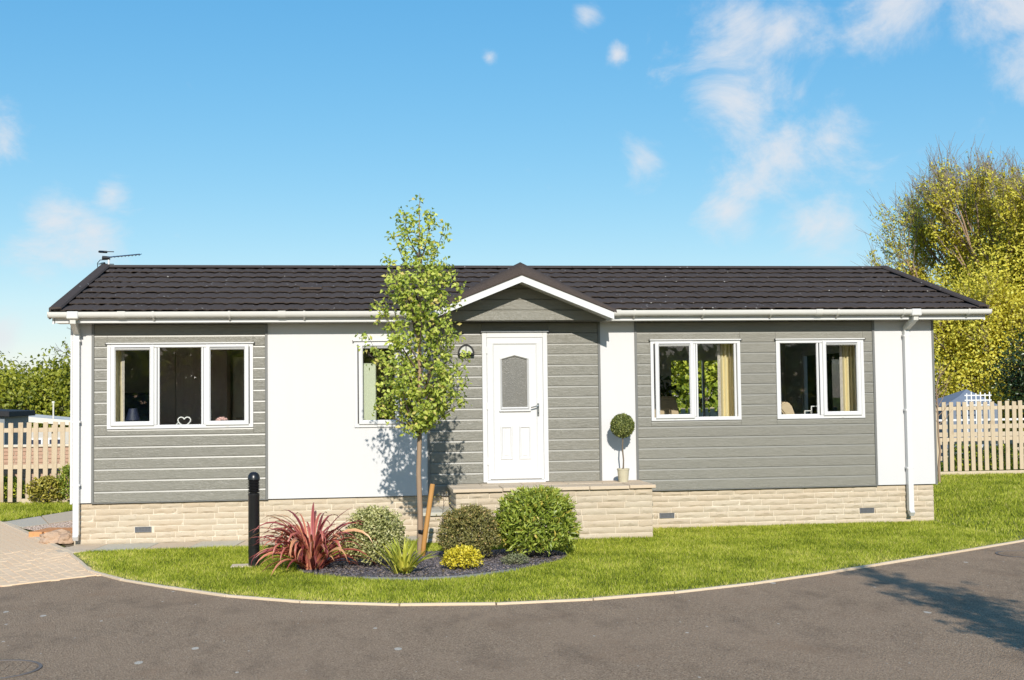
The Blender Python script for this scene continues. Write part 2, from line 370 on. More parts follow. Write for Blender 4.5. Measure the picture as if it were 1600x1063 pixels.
def np_mesh(name, V, Fc, mat, rnd=None, smooth=False):
    """V (n,3), Fc (m,k) array of equal-size faces; rnd one value for each vertex"""
    me = bpy.data.meshes.new(name); V = np.asarray(V, dtype=np.float32); Fc = np.asarray(Fc, dtype=np.int32)
    k = Fc.shape[1]; m = len(Fc)
    me.vertices.add(len(V)); me.vertices.foreach_set('co', V.ravel())
    me.loops.add(m * k); me.loops.foreach_set('vertex_index', Fc.ravel())
    me.polygons.add(m); me.polygons.foreach_set('loop_start', np.arange(0, m * k, k, dtype=np.int32))
    me.polygons.foreach_set('loop_total', np.full(m, k, dtype=np.int32))
    if smooth: me.polygons.foreach_set('use_smooth', np.ones(m, dtype=bool))
    me.update(calc_edges=True)
    if rnd is not None:
        at = me.attributes.new('rnd', 'FLOAT', 'POINT'); at.data.foreach_set('value', np.asarray(rnd, dtype=np.float32))
    me.materials.append(MT[mat] if isinstance(mat, str) else mat); return me
def unit(a): return a / np.maximum(np.linalg.norm(a, axis=-1, keepdims=True), 1e-9)
def leaf_mesh(name, P, D, L, W, mat, rnd, fold=.35, up=None):
    """folded pointed leaves: six triangles would be wasteful at this size, four do"""
    n = len(P); D = unit(D); rv = rng.normal(size=(n, 3)) if up is None else unit(up) + rng.normal(size=(n, 3)) * .55
    S = unit(np.cross(D, rv)); N = np.cross(S, D)
    L = np.broadcast_to(np.asarray(L, float), (n,))[:, None]; W = np.broadcast_to(np.asarray(W, float), (n,))[:, None]
    mid = P + D * L * .45
    V = np.stack([P, mid + S * W * .5 + N * W * fold, P + D * L - N * L * .12, mid - S * W * .5 + N * W * fold, mid], 1).reshape(-1, 3)
    b = (np.arange(n) * 5)[:, None]
    Fc = np.concatenate([b + [0, 1, 4], b + [1, 2, 4], b + [2, 3, 4], b + [3, 0, 4]], 1).reshape(-1, 3)
    return np_mesh(name, V, Fc, mat, np.repeat(rnd, 5), False)
def seg_mesh(name, segs, mat, n=5):
    A = np.array([s[0] for s in segs], float); Bp = np.array([s[1] for s in segs], float)
    ra = np.array([s[2] for s in segs])[:, None, None]; rb = np.array([s[3] for s in segs])[:, None, None]
    D = unit(Bp - A); ref = np.where(np.abs(D[:, :1]) < .9, [[1., 0, 0]], [[0, 1., 0]])
    Uv = unit(np.cross(D, ref)); Wv = np.cross(D, Uv)
    an = np.arange(n) * 2 * np.pi / n
    ring = Uv[:, None] * np.cos(an)[None, :, None] + Wv[:, None] * np.sin(an)[None, :, None]
    V = np.concatenate([A[:, None] + ring * ra, Bp[:, None] + ring * rb], 1).reshape(-1, 3)
    b = (np.arange(len(A)) * 2 * n)[:, None]
    Fc = np.concatenate([b + [k, (k + 1) % n, n + (k + 1) % n, n + k] for k in range(n)], 1).reshape(-1, 4)
    return np_mesh(name, V, Fc, mat, None, True)
def mesh_obj(name, me, parent=None, loc=None, kind=None):
    o = bpy.data.objects.new(name, me); link(o, parent, loc)
    if kind: o['kind'] = kind
    return o
def inside(P, poly):
    x, y = P[:, 0], P[:, 1]; r = np.zeros(len(P), bool); n = len(poly)
    for i in range(n):
        x0, y0 = poly[i]; x1, y1 = poly[(i + 1) % n]
        c = ((y0 > y) != (y1 > y)) & (x < (x1 - x0) * (y - y0) / (y1 - y0 + 1e-12) + x0); r ^= c
    return r
def sheet(name, poly, z, mat, kind='structure', thick=0.0):
    me = bpy.data.meshes.new(name); bm = bmesh.new()
    f = bm.faces.new([bm.verts.new((x, y, z)) for x, y in poly])
    if f.normal.z < 0 or sum((poly[i][0] * poly[(i + 1) % len(poly)][1] - poly[(i + 1) % len(poly)][0] * poly[i][1]) for i in range(len(poly))) < 0: f.normal_flip()
    bmesh.ops.triangulate(bm, faces=bm.faces[:]); bm.to_mesh(me); bm.free(); me.materials.append(MT[mat])
    o = link(bpy.data.objects.new(name, me)); o['kind'] = kind; return o
def smooth_path(pts, n=8):
    out = []; P = [Vector((*p, 0)) for p in pts]
    for i in range(len(P) - 1):
        p0 = P[max(i - 1, 0)]; p1 = P[i]; p2 = P[i + 1]; p3 = P[min(i + 2, len(P) - 1)]
        for k in range(n):
            t = k / n
            q = .5 * ((2 * p1) + (p2 - p0) * t + (2 * p0 - 5 * p1 + 4 * p2 - p3) * t * t + (3 * p1 - p0 - 3 * p2 + p3) * t ** 3)
            out.append((q.x, q.y))
    out.append(pts[-1]); return out

# ------------------------------------------------------------------ ground
CURVE = smooth_path([(-3.48, -.94), (-3.12, -1.95), (-2.76, -2.92), (-1.955, -3.944), (-.907, -4.986), (.297, -5.571), (1.466, -5.743), (2.716, -5.559), (4.183, -4.966), (6.06, -3.855), (8.463, -2.352), (12.2, .1), (17, 3.4), (26, 9.6)])
g = bpy.data.meshes.new('ground'); S_ = 450
g.from_pydata([(-S_, -S_, -.03), (S_, -S_, -.03), (S_, S_, -.03), (-S_, S_, -.03)], [], [(0, 1, 2, 3)]); g.materials.append(MT['turf'])
tag(mesh_obj('ground', g), kind='structure')
road_poly = [(-30, -40), (40, -40), (40, 19)] + CURVE[::-1][:-16] + [(-3.63, -3.58), (-7.2, -6.2), (-30, -23)]
sheet('road', road_poly, -.010, 'asphalt')
lawn_poly = CURVE + [(26, 24), (8.2, 24), (8.2, .2), (3.9, .2), (3.9, -.75), (1.0, -.75), (1.0, -.62), (-3.35, -.80)]
sheet('lawn', lawn_poly, 0.0, 'turf')
DRV = Vector((-5.50 + 3.48, 3.56 + .94)).normalized()          # direction of the drive's inner edge
drive_poly = [(-2.76, -2.92), (-3.12, -1.95), (-3.48, -.94), (-5.504, 3.558), (-9.5, 12.4), (-16, 12.4), (-16, -12.7), (-7.2, -6.2), (-3.63, -3.58)]
drive = sheet('driveway', drive_poly, -.022, 'sand')

def strip_piece(a, b, w0, w1, z0, z1):     # block along a->b between offsets w0, w1 to the side
    d = (Vector(b) - Vector(a)).normalized(); nrm = Vector((d.y, -d.x))
    A = Vector(a); Bq = Vector(b)
    P = [A + nrm * w0, A + nrm * w1, Bq + nrm * w1, Bq + nrm * w0]
    return MB().prism_z([(p.x, p.y) for p in P][::-1] if True else None, z0, z1)
edge = empty('lawn_edging', (0, 0, 0), None, None); 
edge['kind'] = 'structure'
acc = [CURVE[0]]; pieces = []
for i in range(1, len(CURVE)):
    acc.append(CURVE[i])
    ln = sum((Vector(acc[k + 1]) - Vector(acc[k])).length for k in range(len(acc) - 1))
    if ln > .85: pieces.append((acc[0], acc[-1])); acc = [CURVE[i]]
for a, b in pieces:
    a_ = Vector(a); b_ = Vector(b); d = (b_ - a_).normalized() * .003
    strip_piece(a_ + d, b_ - d, .0, .045, -.06, .012 + random.uniform(-.003, .003)).build('edging_stone', 'edging', edge, False, .004)

for a, b in [((-2.80, -2.955), (-3.63, -3.585)), ((-3.63, -3.585), (-5.4, -4.885)), ((-5.4, -4.885), (-7.2, -6.2))]:
    strip_piece(a, b, -.04, .05, -.05, .003).build('edging_stone', 'paver', drive, False, .004)
e0 = Vector((-3.48, -.94)); e1 = Vector((-5.504, 3.558))
for k in range(12): strip_piece(e0.lerp(e1, k / 12 + .001), e0.lerp(e1, (k + 1) / 12 - .001), -.03, .05, -.05, .006).build('edging_stone', 'edging', drive, False, .004)
# block pavers of the drive, laid along its inner edge
ang = math.atan2(DRV.y, DRV.x); nrm = Vector((DRV.y, -DRV.x))
pm = [MB().box(-.0985, .0985, -.0475, .0475, -.05, .0).mesh('paver', 'paver', False, .004) for _ in range(1)]
spots = []
O = Vector((-3.48, -.94))
for r_ in range(-2, 90):
    for c_ in range(-60, 70):
        q = O + DRV * ((c_ + (.5 if r_ % 2 else 0)) * .2) - nrm * (.055 + r_ * .1)
        spots.append((q.x, q.y))
sp = np.array(spots); sp = sp[inside(sp, drive_poly)]
inn = np.array([min((abs((p[0] + 2.76) * .605 + 0), 9)) for p in sp])
ahead = (sp[:, 1] + 17.1); vis = sp[:, 0] / ahead > -.335
near = sp[vis & (sp[:, 1] < 4.2)]; near = near[np.argsort(near[:, 1])]
for k, (x, y) in enumerate(near[:300]):
    o = link(bpy.data.objects.new('paver', pm[0]), drive, (x, y, random.uniform(-.002, .002))); o.rotation_euler = (random.gauss(0, .004), random.gauss(0, .004), ang + random.gauss(0, .006))
rest = [tuple(p) for p in sp if p[0] > -9 and p[1] < 9]
done = {(round(x, 3), round(y, 3)) for x, y in near[:300]}
rb = MB(); ca_, sa_ = math.cos(ang), math.sin(ang)
for x, y in rest:
    if (round(x, 3), round(y, 3)) in done: continue
    rb.prism_z([(x + ca_ * u - sa_ * v, y + sa_ * u + ca_ * v) for u, v in ((-.098, -.047), (.098, -.047), (.098, .047), (-.098, .047))], -.04, 0)
rb.build('paver_field', 'paver', drive)['kind'] = 'stuff'

# flagstone paths
path = sheet('flagstone_path', [(-3.75, -.33), (-3.40, -.95), (-3.30, -.80), (1.05, -.62), (1.05, .02), (-3.75, .02)], -.016, 'sand')
def flag(poly, z, mat, parent, th=.04, bev=.004):
    return MB().prism_z(poly, z - th, z).build('slab', mat, parent, False, bev)
xs = [-3.62, -3.22, -2.55, -2.0, -1.42, -.85, -.2, .42, 1.03]
for i in range(len(xs) - 1):
    a, b = xs[i] + .004, xs[i + 1] - .004; k = .10 if i else .22
    yf = lambda x: -.80 + (x + 3.3) * .041
    flag([(a - k, yf(a)), (b - .10, yf(b)), (b + .0, .01), (a + .0, .01)], .0 + random.uniform(-.003, .003), 'greyslab' if i % 2 else 'slab', path)
side = sheet('side_path', [(-5.504, 3.558), (-4.977, 2.632), (-3.7, 4.9), (-3.7, 8.2)], -.014, 'sand')
def lerp(a, b, t): return (a[0] + (b[0] - a[0]) * t, a[1] + (b[1] - a[1]) * t)
A1, A2, B1, B2 = (-5.504, 3.558), (-3.7, 8.2), (-4.977, 2.632), (-3.6, 4.95)
ts = [0, .2, .42, .62, .8, 1]
for i in range(5):
    flag([lerp(B1, B2, ts[i] + .004), lerp(B1, B2, ts[i + 1] - .004), lerp(A1, A2, ts[i + 1] - .004), lerp(A1, A2, ts[i] + .004)], .004 + random.uniform(-.003, .003), 'greyslab' if i % 2 == 0 else 'slab', side)
# gravel strip
def scatter(name, poly, n, size, mat, z, hz=.5, parent=None):
    P = np.array(poly); lo, hi = P.min(0), P.max(0); out = np.zeros((0, 2))
    while len(out) < n:
        q = rng.uniform(lo, hi, (n * 2, 2)); out = np.concatenate([out, q[inside(q, poly)]])
    out = out[:n]; c = np.c_[out, np.full(n, z)]
    s = size * rng.uniform(.5, 1.4, (n, 1, 1)); 
    T = np.array([[1, 0, 0], [-.5, .87, 0], [-.5, -.87, 0], [0, 0, 1.]])
    T = T[None] * np.array([1, 1, hz]) * s * rng.uniform(.7, 1.3, (n, 1, 3))
    a = rng.uniform(0, 6.28, n); ca, sa = np.cos(a)[:, None], np.sin(a)[:, None]
    X = T[:, :, 0] * ca - T[:, :, 1] * sa; Y = T[:, :, 0] * sa + T[:, :, 1] * ca
    tilt = rng.normal(0, .35, (n, 1)); Z = T[:, :, 2] + X * tilt
    V = np.stack([X, Y, Z], 2) + c[:, None]
    b = (np.arange(n) * 4)[:, None]
    Fc = np.concatenate([b + [0, 1, 3], b + [1, 2, 3], b + [2, 0, 3], b + [0, 2, 1]], 1).reshape(-1, 3)
    o = mesh_obj(name, np_mesh(name, V.reshape(-1, 3), Fc, mat, np.repeat(rng.random(n), 4)), parent); o['kind'] = 'stuff'; return o
gp = [(-4.97, 2.60), (-4.44, 1.72), (-3.66, 2.1), (-3.6, 4.9)]
sheet('gravel_bed', gp, -.012, 'sand')
tag(scatter('pink_gravel', gp, 5200, .016, 'gravel', -.008), 'pale pink gravel between the flagstones and orange bricks', 'gravel')
sheet('soil_patch', [(-4.46, 1.70), (-3.85, .2), (-3.72, -.05), (-3.6, 0), (-3.6, 2.1)], -.014, 'soil')
eb = tag(empty('brick_edging', (-4.1, 1.3, 0)), 'row of orange clay bricks beside the pink gravel', 'brick edging')
for k in range(4):
    p = Vector((-4.36 + k * .215, 1.45 - k * .055 + .0))
    b = B(-.1, .1, -.30, .30, -.03, .07).build('brick', 'terracotta', eb, False, .008, loc=(p.x + 4.1, p.y - 1.3, .0)); b.rotation_euler.z = R(-14 + random.uniform(-2, 2))

def rock(name, loc, size, seed, label, cat='rock', mat='rock'):
    bm = bmesh.new(); bmesh.ops.create_icosphere(bm, subdivisions=3, radius=1)
    for v in bm.verts:
        n = mnoise.fractal(v.co * 1.6 + Vector((seed, 0, 0)), .8, 2.2, 4); v.co *= 1 + .38 * n
        v.co = Vector((v.co.x * size[0], v.co.y * size[1], max(v.co.z, -.45) * size[2]))
    me = bpy.data.meshes.new(name); bm.to_mesh(me); bm.free(); me.materials.append(MT[mat])
    return tag(link(bpy.data.objects.new(name, me), None, loc), label, cat)
rock('rock', (-3.98, .42, .045), (.24, .17, .11), 3.1, 'rough pinkish stone lying beside the drive at the house corner')
rock('rock', (-3.80, .30, .04), (.13, .12, .09), 9.4, 'small brown stone wedged between the rough rock and downpipe')
rock('rock', (-3.66, .62, .05), (.16, .14, .10), 5.7, 'pale brown stone close against the stone plinth', 'rock')

# covers in the road
def cover(name, c, r, label):
    t = tag(empty(name, (c[0], c[1], -.008)), label, 'manhole cover')
    MB().lathe([(r, 0), (r, .006), (r * .93, .006), (r * .93, .001)], n=36).build('rim', 'iron', t, True)
    MB().lathe([(.0, .003), (r * .90, .003), (r * .90, 0)], n=36).build('lid', 'asphalt', t, False)
    for k in range(-3, 4):
        h = math.sqrt(max(.01, (r * .84) ** 2 - (k * r * .22) ** 2))
        B(k * r * .22 - .012, k * r * .22 + .012, -h, h, .002, .0055).build('rib', 'asphalt', t, False, .001)
cover('manhole_cover', (-2.55, -7.80), .34, 'round ribbed iron manhole cover in the asphalt near the drive')
cover('manhole_cover', (7.75, -3.56), .30, 'round iron manhole cover in the asphalt beside the lawn edging')

# ------------------------------------------------------------------ park home
SK = .55; ZT = 2.94; EAVE_Z = 3.095; EAVE_Y = -.36; RIDGE_Y = 2.96; RIDGE_Z = 3.996
SL = (RIDGE_Z - EAVE_Z) / (RIDGE_Y + .30)
def roofz(y): return EAVE_Z + (y + .30) * SL
XL, XR = -3.68, 8.463; YB = 6.0
home = tag(empty('park_home', (2.4, 3.0, 0)), 'single storey park home with sage grey cladding and dark tiled roof', 'house')
HO = Vector((-2.4, -3.0, 0))
def hb(mb, name, mat, parent=None, **kw):     # house part: mesh in world coordinates, parented without offset
    o = mb.build(name, mat, parent if parent is not None else home, **kw)
    if parent is None: o.location = HO
    return o
OPEN = [(-3.232, -1.309, 1.528, 2.667), (.055, .722, 1.502, 2.683), (1.825, 2.751, .709, 2.799), (4.232, 5.551, 1.528, 2.667), (6.084, 7.406, 1.528, 2.667)]
def holed(x0, x1, z0, z1, y0, y1, ops, m=None):
    m = m or MB(); xs = sorted({x0, x1} | {o[i] for o in ops for i in (0, 1) if x0 < o[i] < x1})
    for i in range(len(xs) - 1):
        a, b = xs[i], xs[i + 1]; mid = (a + b) / 2
        zs = [z0]
        for o in sorted(ops, key=lambda o: o[2]):
            if o[0] < mid < o[1]: zs += [o[2], o[3]]
        zs.append(z1)
        for k in range(0, len(zs), 2):
            if zs[k + 1] - zs[k] > .002: m.box(a, b, y0, y1, zs[k], zs[k + 1])
    return m
# carcass walls (inside faces) and rendered panels
BACKW = [(6.05, 7.55, 1.25, 2.60), (-2.6, -1.4, 1.5, 2.6)]
hb(holed(XL + .02, XR - .02, SK + .01, 3.05, .03, .14, OPEN), 'front_wall', 'roomwall')
wall = hb(MB(), 'wall', 'render') if False else None
for a, b in ((XL, -3.435), (-1.115, 1.056), (3.51, 4.005), (7.583, XR)):
    hb(holed(a, b, SK, 3.06, 0.0, .028, OPEN), 'render_panel', 'render')
for xa_, xb_, wa_, wb_, za_ in ((XL, XL + .1, .5, 2.3, .95), (XR - .1, XR, 1.1, 5.0, .95)):      # gable ends; unseen side windows added to let daylight into the rooms
    ew = hb(MB().box(xa_, xb_, .14, wa_, SK, 3.0).box(xa_, xb_, wb_, YB - .14, SK, 3.0).box(xa_, xb_, wa_, wb_, SK, za_).box(xa_, xb_, wa_, wb_, 2.65, 3.0).prism_x([(.14, 3.0), (YB - .14, 3.0), (RIDGE_Y, 3.92)], xa_, xb_), 'end_wall', 'render')
    xm_ = (xa_ + xb_) / 2; f_ = MB().box(xm_ - .035, xm_ + .035, wa_, wa_ + .06, za_, 2.65).box(xm_ - .035, xm_ + .035, wb_ - .06, wb_, za_, 2.65).box(xm_ - .035, xm_ + .035, wa_ + .06, wb_ - .06, za_, za_ + .06).box(xm_ - .035, xm_ + .035, wa_ + .06, wb_ - .06, 2.59, 2.65)
    w_ = hb(f_, 'window', 'upvc'); hb(B(xm_ - .004, xm_ + .004, wa_ + .05, wb_ - .05, za_ + .05, 2.60), 'pane', 'glass', w_)
hb(holed(XL, XR, SK, 3.05, YB - .138, YB, BACKW), 'rear_wall', 'render')
hb(B(XR - .0, XR + .03, -.012, .12, SK - .01, 2.94), 'corner_trim', 'trim')
hb(B(XL - .025, XL, -.012, .12, SK - .01, 2.94), 'corner_trim', 'upvc')
hb(B(XL + .1, XR - .1, .14, YB - .14, SK + .02, SK + .06), 'floor_deck', 'carpet')
hb(B(XL + .1, XR - .1, .14, YB - .14, 2.90, 2.93), 'room_ceiling', 'ceiling')
for n, a, b, y0, y1 in (('partition', -.95, -.87, .14, YB - .14), ('partition', .95, 1.02, .14, YB - .14), ('partition', 3.05, 3.12, .14, 3.2)):
    hb(B(a, b, y0, y1, SK + .06, 2.90), n, 'roomwall')
hb(B(XL + .1, -.95, 3.25, 3.32, SK + .06, 2.90), 'partition', 'roomwall')
hb(B(-.87, .95, 2.3, 2.37, SK + .06, 2.90), 'partition', 'cream')
hb(B(1.02, 3.05, 2.6, 2.67, SK + .06, 2.90), 'partition', 'roomwall')
# cladding panels, board by board
CH = .1494
def board_mesh(x0, x1, z0, z1, y=-.004, full=True):
    # drop board: flat face, bevelled top edge running back under the lip of the board above
    return MB().prism_x([(.026, z0), (y, z0), (y, z1 - .024), (y + .0020, z1 - .0150), (y + .0048, z1 - .0070), (y + .010, z1 - .003), (.026, z1 - .002)], x0, x1)
def cladding(x0, x1, z0, z1, ops, n, yoff=0.0):
    p = hb(holed(x0, x1, z0 - .004, z1, .014, .029, ops), 'cladding_panel', 'trim')
    h = (z1 - z0) / n
    for i in range(n):
        a, b = z0 + i * h, z0 + (i + 1) * h
        runs = [(x0 + .034, x1 - .034, a, b)]
        for o in ops:
            nr = []
            for (s, e, za, zb) in runs:
                if o[2] < zb - .001 and o[3] > za + .001 and o[0] > s and o[1] < e:
                    nr += [(s, o[0], za, zb), (o[1], e, za, zb)]
                    if za < o[2]: nr.append((o[0], o[1], za, o[2]))
                    elif zb > o[3]: nr.append((o[0], o[1], o[3], zb))
                else: nr.append((s, e, za, zb))
            runs = nr
        for r_ in runs:
            s, e, za, zb = r_
            if zb - za < .012: continue
            hb(board_mesh(s + .0012, e - .0012, za + .0015, zb - .0005, -.006 + random.uniform(-.001, .001)), 'plank', 'plank', p)
            me_ = COL.objects[-1].data; me_.materials.append(MT['plankedge'])
            for pl_ in me_.polygons:
                if pl_.normal.y < -.3 and pl_.normal.z > .1: pl_.material_index = 1
    for xa, xb in ((x0, x0 + .033), (x1 - .033, x1)):
        hb(B(xa, xb, -.016, .012, z0 - .006, z1), 'trim_strip', 'trim', p, bevel=.003)
    hb(B(x0, x1, -.012, .03, z0 - .012, z0 - .0005), 'drip_strip', 'trim', p)
    return p
for x0, x1 in ((-3.434, -1.116), (1.057, 3.509), (4.006, 7.582)):
    cladding(x0, x1, SK + .002, ZT, [o for o in OPEN if x0 < o[0] < x1], 16)

# windows -----------------------------------------------------------------
def frame_mb(m, x0, x1, z0, z1, w, y0, y1):
    m.box(x0, x1, y0, y1, z0, z0 + w); m.box(x0, x1, y0, y1, z1 - w, z1)
    m.box(x0, x0 + w, y0, y1, z0 + w, z1 - w); m.box(x1 - w, x1, y0, y1, z0 + w, z1 - w); return m
def mitre_frame(x0, x1, z0, z1, w, prof):
    """mitred frame; prof = list of (t, y), t from 0 outer edge to 1 inner edge"""
    m = MB(); vs = []; k = len(prof)
    for cx, cz, sx, sz in ((x0, z0, 1, 1), (x1, z0, -1, 1), (x1, z1, -1, -1), (x0, z1, 1, -1)):
        vs += [(cx + sx * w * t, y, cz + sz * w * t) for t, y in prof]
    fs = []
    for c in range(4):
        d = (c + 1) % 4
        fs += [(c * k + i, d * k + i, d * k + (i + 1) % k, c * k + (i + 1) % k) for i in range(k)]
    return m.add(vs, fs)
def window(x0, x1, z0, z1, lights, label=None):
    w = hb(mitre_frame(x0 + .001, x1 - .001, z0 + .001, z1 - .001, .048, [(0, .05), (0, -.022), (.85, -.022), (1, -.010), (1, .05)]), 'window', 'upvc')
    if label: w['label'] = label
    for i in range(len(lights) - 1):
        c = (lights[i][2] + lights[i + 1][1]) / 2
        hb(B(c - .028, c + .028, -.020, .05, z0 + .05, z1 - .05), 'mullion', 'upvc', w, bevel=.004)
    for kind, a, b, c, d in lights:       # pane limits x a..b, z c..d
        if kind == 'sash':
            wd = .052
            hb(mitre_frame(a - wd, b + wd, c - wd - .012, d + wd + .010, wd + .008, [(0, .0), (0, -.036), (.12, -.044), (.72, -.044), (1, -.026), (1, .0)]), 'sash', 'upvc', w)
            hb(B(a, b, -.049, -.0445, d + .028, d + .038), 'trickle_vent', 'black', w)
        else:
            hb(mitre_frame(a - .022, b + .022, c - .022, d + .022, .026, [(0, .02), (0, -.014), (.6, -.014), (1, -.004), (1, .02)]), 'glazing_bead', 'upvc', w)
        hb(B(a - .012, b + .012, .006, .012, c - .012, d + .012), 'pane', 'glass', w)
        hb(B((a + b) / 2 - .014, (a + b) / 2 + .014, -.028, -.0225, z0 + .012, z0 + .022), 'drain_cap', 'gutter', w)
    hb(B(x0 - .014, x1 + .014, -.048, .0, z1 + .001, z1 + .017), 'drip_head', 'upvc', w, bevel=.003)
    for x in (x0 - .021, x1 + .014): hb(B(x, x + .007, -.050, -.01, z1 - .006, z1 + .019), 'end_cap', 'black', w)
    hb(B(x0 - .004, x1 + .004, .02, .20, z0 - .03, z0 - .001), 'inner_sill', 'upvc', w, bevel=.003)
    return w
window(*OPEN[0], [('sash', -3.13, -2.669, 1.632, 2.585), ('fixed', -2.552, -1.996, 1.561, 2.631), ('sash', -1.885, -1.419, 1.625, 2.585)])
window(*OPEN[1], [('sash', .168, .618, 1.605, 2.585)])
window(*OPEN[3], [('sash', 4.348, 4.807, 1.622, 2.585), ('fixed', 4.921, 5.466, 1.574, 2.622)])
window(*OPEN[4], [('fixed', 6.147, 6.699, 1.590, 2.622), ('sash', 6.83, 7.301, 1.631, 2.585)])
# rear window seen through the living room
rw = hb(frame_mb(MB(), 6.05, 7.55, 1.25, 2.60, .05, YB - .1, YB - .03), 'window', 'upvc')
hb(B(6.09, 7.51, YB - .07, YB - .064, 1.29, 2.56), 'pane', 'glass', rw)
hb(B(6.72, 6.76, YB - .095, YB - .035, 1.30, 2.55), 'mullion', 'upvc', rw)

# door ----------------------------------------------------------------------
dx0, dx1, dz0, dz1 = OPEN[2]
df = hb(MB().box(dx0 + .001, dx0 + .068, -.024, .06, dz0, dz1 - .001).box(dx1 - .068, dx1 - .001, -.024, .06, dz0, dz1 - .001).box(dx0 + .068, dx1 - .068, -.024, .06, dz1 - .075, dz1 - .001), 'door_frame', 'upvc', bevel=.006)
hb(B(dx0 - .016, dx1 + .016, -.052, 0, dz1 + .001, dz1 + .018), 'drip_head', 'upvc', df, bevel=.003)
for x in (dx0 - .023, dx1 + .016): hb(B(x, x + .007, -.054, -.01, dz1 - .006, dz1 + .02), 'end_cap', 'black', df)
hb(B(dx0 + .05, dx1 - .05, -.035, .06, dz0 - .012, dz0 + .028), 'threshold', 'upvc', df, bevel=.005)
lx0, lx1, lz0, lz1 = dx0 + .071, dx1 - .071, dz0 + .032, dz1 - .078
gx0, gx1, gz0, gz1, gza = 2.106, 2.459, 1.752, 2.415, 2.462
gm = (gx0 + gx1) / 2
dm = MB()
dm.box(lx0, gx0, -.004, .045, lz0, lz1).box(gx1, lx1, -.004, .045, lz0, lz1).box(gx0, gx1, -.004, .045, lz0, gz0)
dm.prism_y([(gx0, gz1), (gm, gza), (gm, lz1), (gx0, lz1)], -.004, .045).prism_y([(gm, gza), (gx1, gz1), (gx1, lz1), (gm, lz1)], -.004, .045)
door = hb(dm, 'door', 'upvc')
hb(mitre_frame(lx0, lx1, lz0, lz1, .098, [(0, -.0035), (0, -.016), (.80, -.019), (1, -.0045)]), 'rail_moulding', 'upvc', door)
out_ = [(gx0 - .03, gz0 - .035), (gx1 + .03, gz0 - .035), (gx1 + .03, gz1 + .02), (gm, gza + .028), (gx0 - .03, gz1 + .02)]
in_ = [(gx0, gz0), (gx1, gz0), (gx1, gz1), (gm, gza), (gx0, gz1)]
vs_ = [(x, -.0045, z) for x, z in out_] + [(x * .55 + u * .45, -.030, z * .55 + w * .45) for (x, z), (u, w) in zip(out_, in_)] + [(x, -.006, z) for x, z in in_]
hb(MB().add(vs_, [(i + 5 * k, (i + 1) % 5 + 5 * k, (i + 1) % 5 + 5 * k + 5, i + 5 * k + 5) for k in (0, 1) for i in range(5)]), 'glazing_bead', 'upvc', door)
hb(B(gx0 - .045, gx1 + .045, -.034, -.0045, gz0 - .062, gz0 - .037), 'glazing_sill', 'upvc', door, bevel=.005)
hb(MB().prism_y([(x, z) for x, z in in_], .006, .012), 'pane', 'frost', door)
for xa, xb in ((2.075, 2.245), (2.335, 2.505)):
    hb(mitre_frame(xa, xb, 1.02, 1.49, .032, [(0, -.0035), (.25, -.019), (.6, -.019), (1, -.0045)]), 'panel_moulding', 'upvc', door)
    hb(B(xa + .055, xb - .055, -.012, -.0045, 1.075, 1.435), 'raised_panel', 'upvc', door, bevel=.007)
hb(B(lx0 + .03, lx1 - .03, -.040, -.020, lz0 + .012, lz0 + .034), 'weather_bar', 'upvc', door, bevel=.006)
ha = hb(B(2.592, 2.622, -.030, -.0195, 1.62, 1.80), 'handle', 'chrome', door, bevel=.004)
hb(MB().tube([(2.607, -.03, 1.765), (2.607, -.062, 1.765), (2.585, -.072, 1.762), (2.50, -.070, 1.742)], [.010, .010, .010, .008], 8), 'lever', 'chrome', door, smooth=True)
hb(MB().lathe([(.0, 0), (.009, 0)], (2.607, -.032, 1.67), 12).tube([(2.607, -.036, 1.665), (2.607, -.03, 1.665)], .008, 10), 'lock_cylinder', 'black', door)
for z in (.95, 1.72, 2.5): hb(B(lx0 - .016, lx0 + .006, -.036, -.0245, z, z + .10), 'hinge', 'upvc', door, bevel=.003)

# skirt -----------------------------------------------------------------------
SY = .035
skirt = hb(MB().box(XL + .02, XR - .02, SY + .008, .13, -.04, SK - .012), 'skirt_wall', 'mortar')
hb(MB().box(XL + .012, XL + .1, .131, YB, -.04, SK - .012).box(XR - .1, XR - .012, .131, YB, -.04, SK - .012).box(XL + .1, XR - .1, YB - .1, YB, -.04, SK - .012), 'skirt_side', 'stone', skirt)
def stone_meshes(h, n=9, depth=.05):
    out = []
    for k in range(n):
        nx, nz = 7, 3; m = MB(); vs = []; sd = rng.uniform(0, 50)
        for j in range(nz + 1):
            for i in range(nx + 1):
                u, v = i / nx, j / nz; edge_ = min(i, nx - i) == 0 or min(j, nz - j) == 0
                e = mnoise.noise(Vector((u * 4.2 + sd, v * 2.2, sd)))
                y = .004 + .004 * e if edge_ else -.008 + .017 * e
                vs.append((u - .5 + (.006 * e if edge_ and 0 < j < nz else 0), y, (v - .5) * h + (.0035 * e if edge_ and 0 < i < nx else 0)))
        m.add(vs, [(j * (nx + 1) + i, j * (nx + 1) + i + 1, (j + 1) * (nx + 1) + i + 1, (j + 1) * (nx + 1) + i) for j in range(nz) for i in range(nx)])
        ring = [i for i in range(nx + 1)] + [j * (nx + 1) + nx for j in range(1, nz + 1)] + [nz * (nx + 1) + i for i in range(nx - 1, -1, -1)] + [j * (nx + 1) for j in range(nz - 1, 0, -1)]
        b = len(m.v); m.v += [(m.v[i][0], depth, m.v[i][2]) for i in ring]; L_ = len(ring)
        m.f += [(ring[(i + 1) % L_], ring[i], b + i, b + (i + 1) % L_) for i in range(L_)]
        out.append(m.mesh('brick', 'stone', True))
    return out
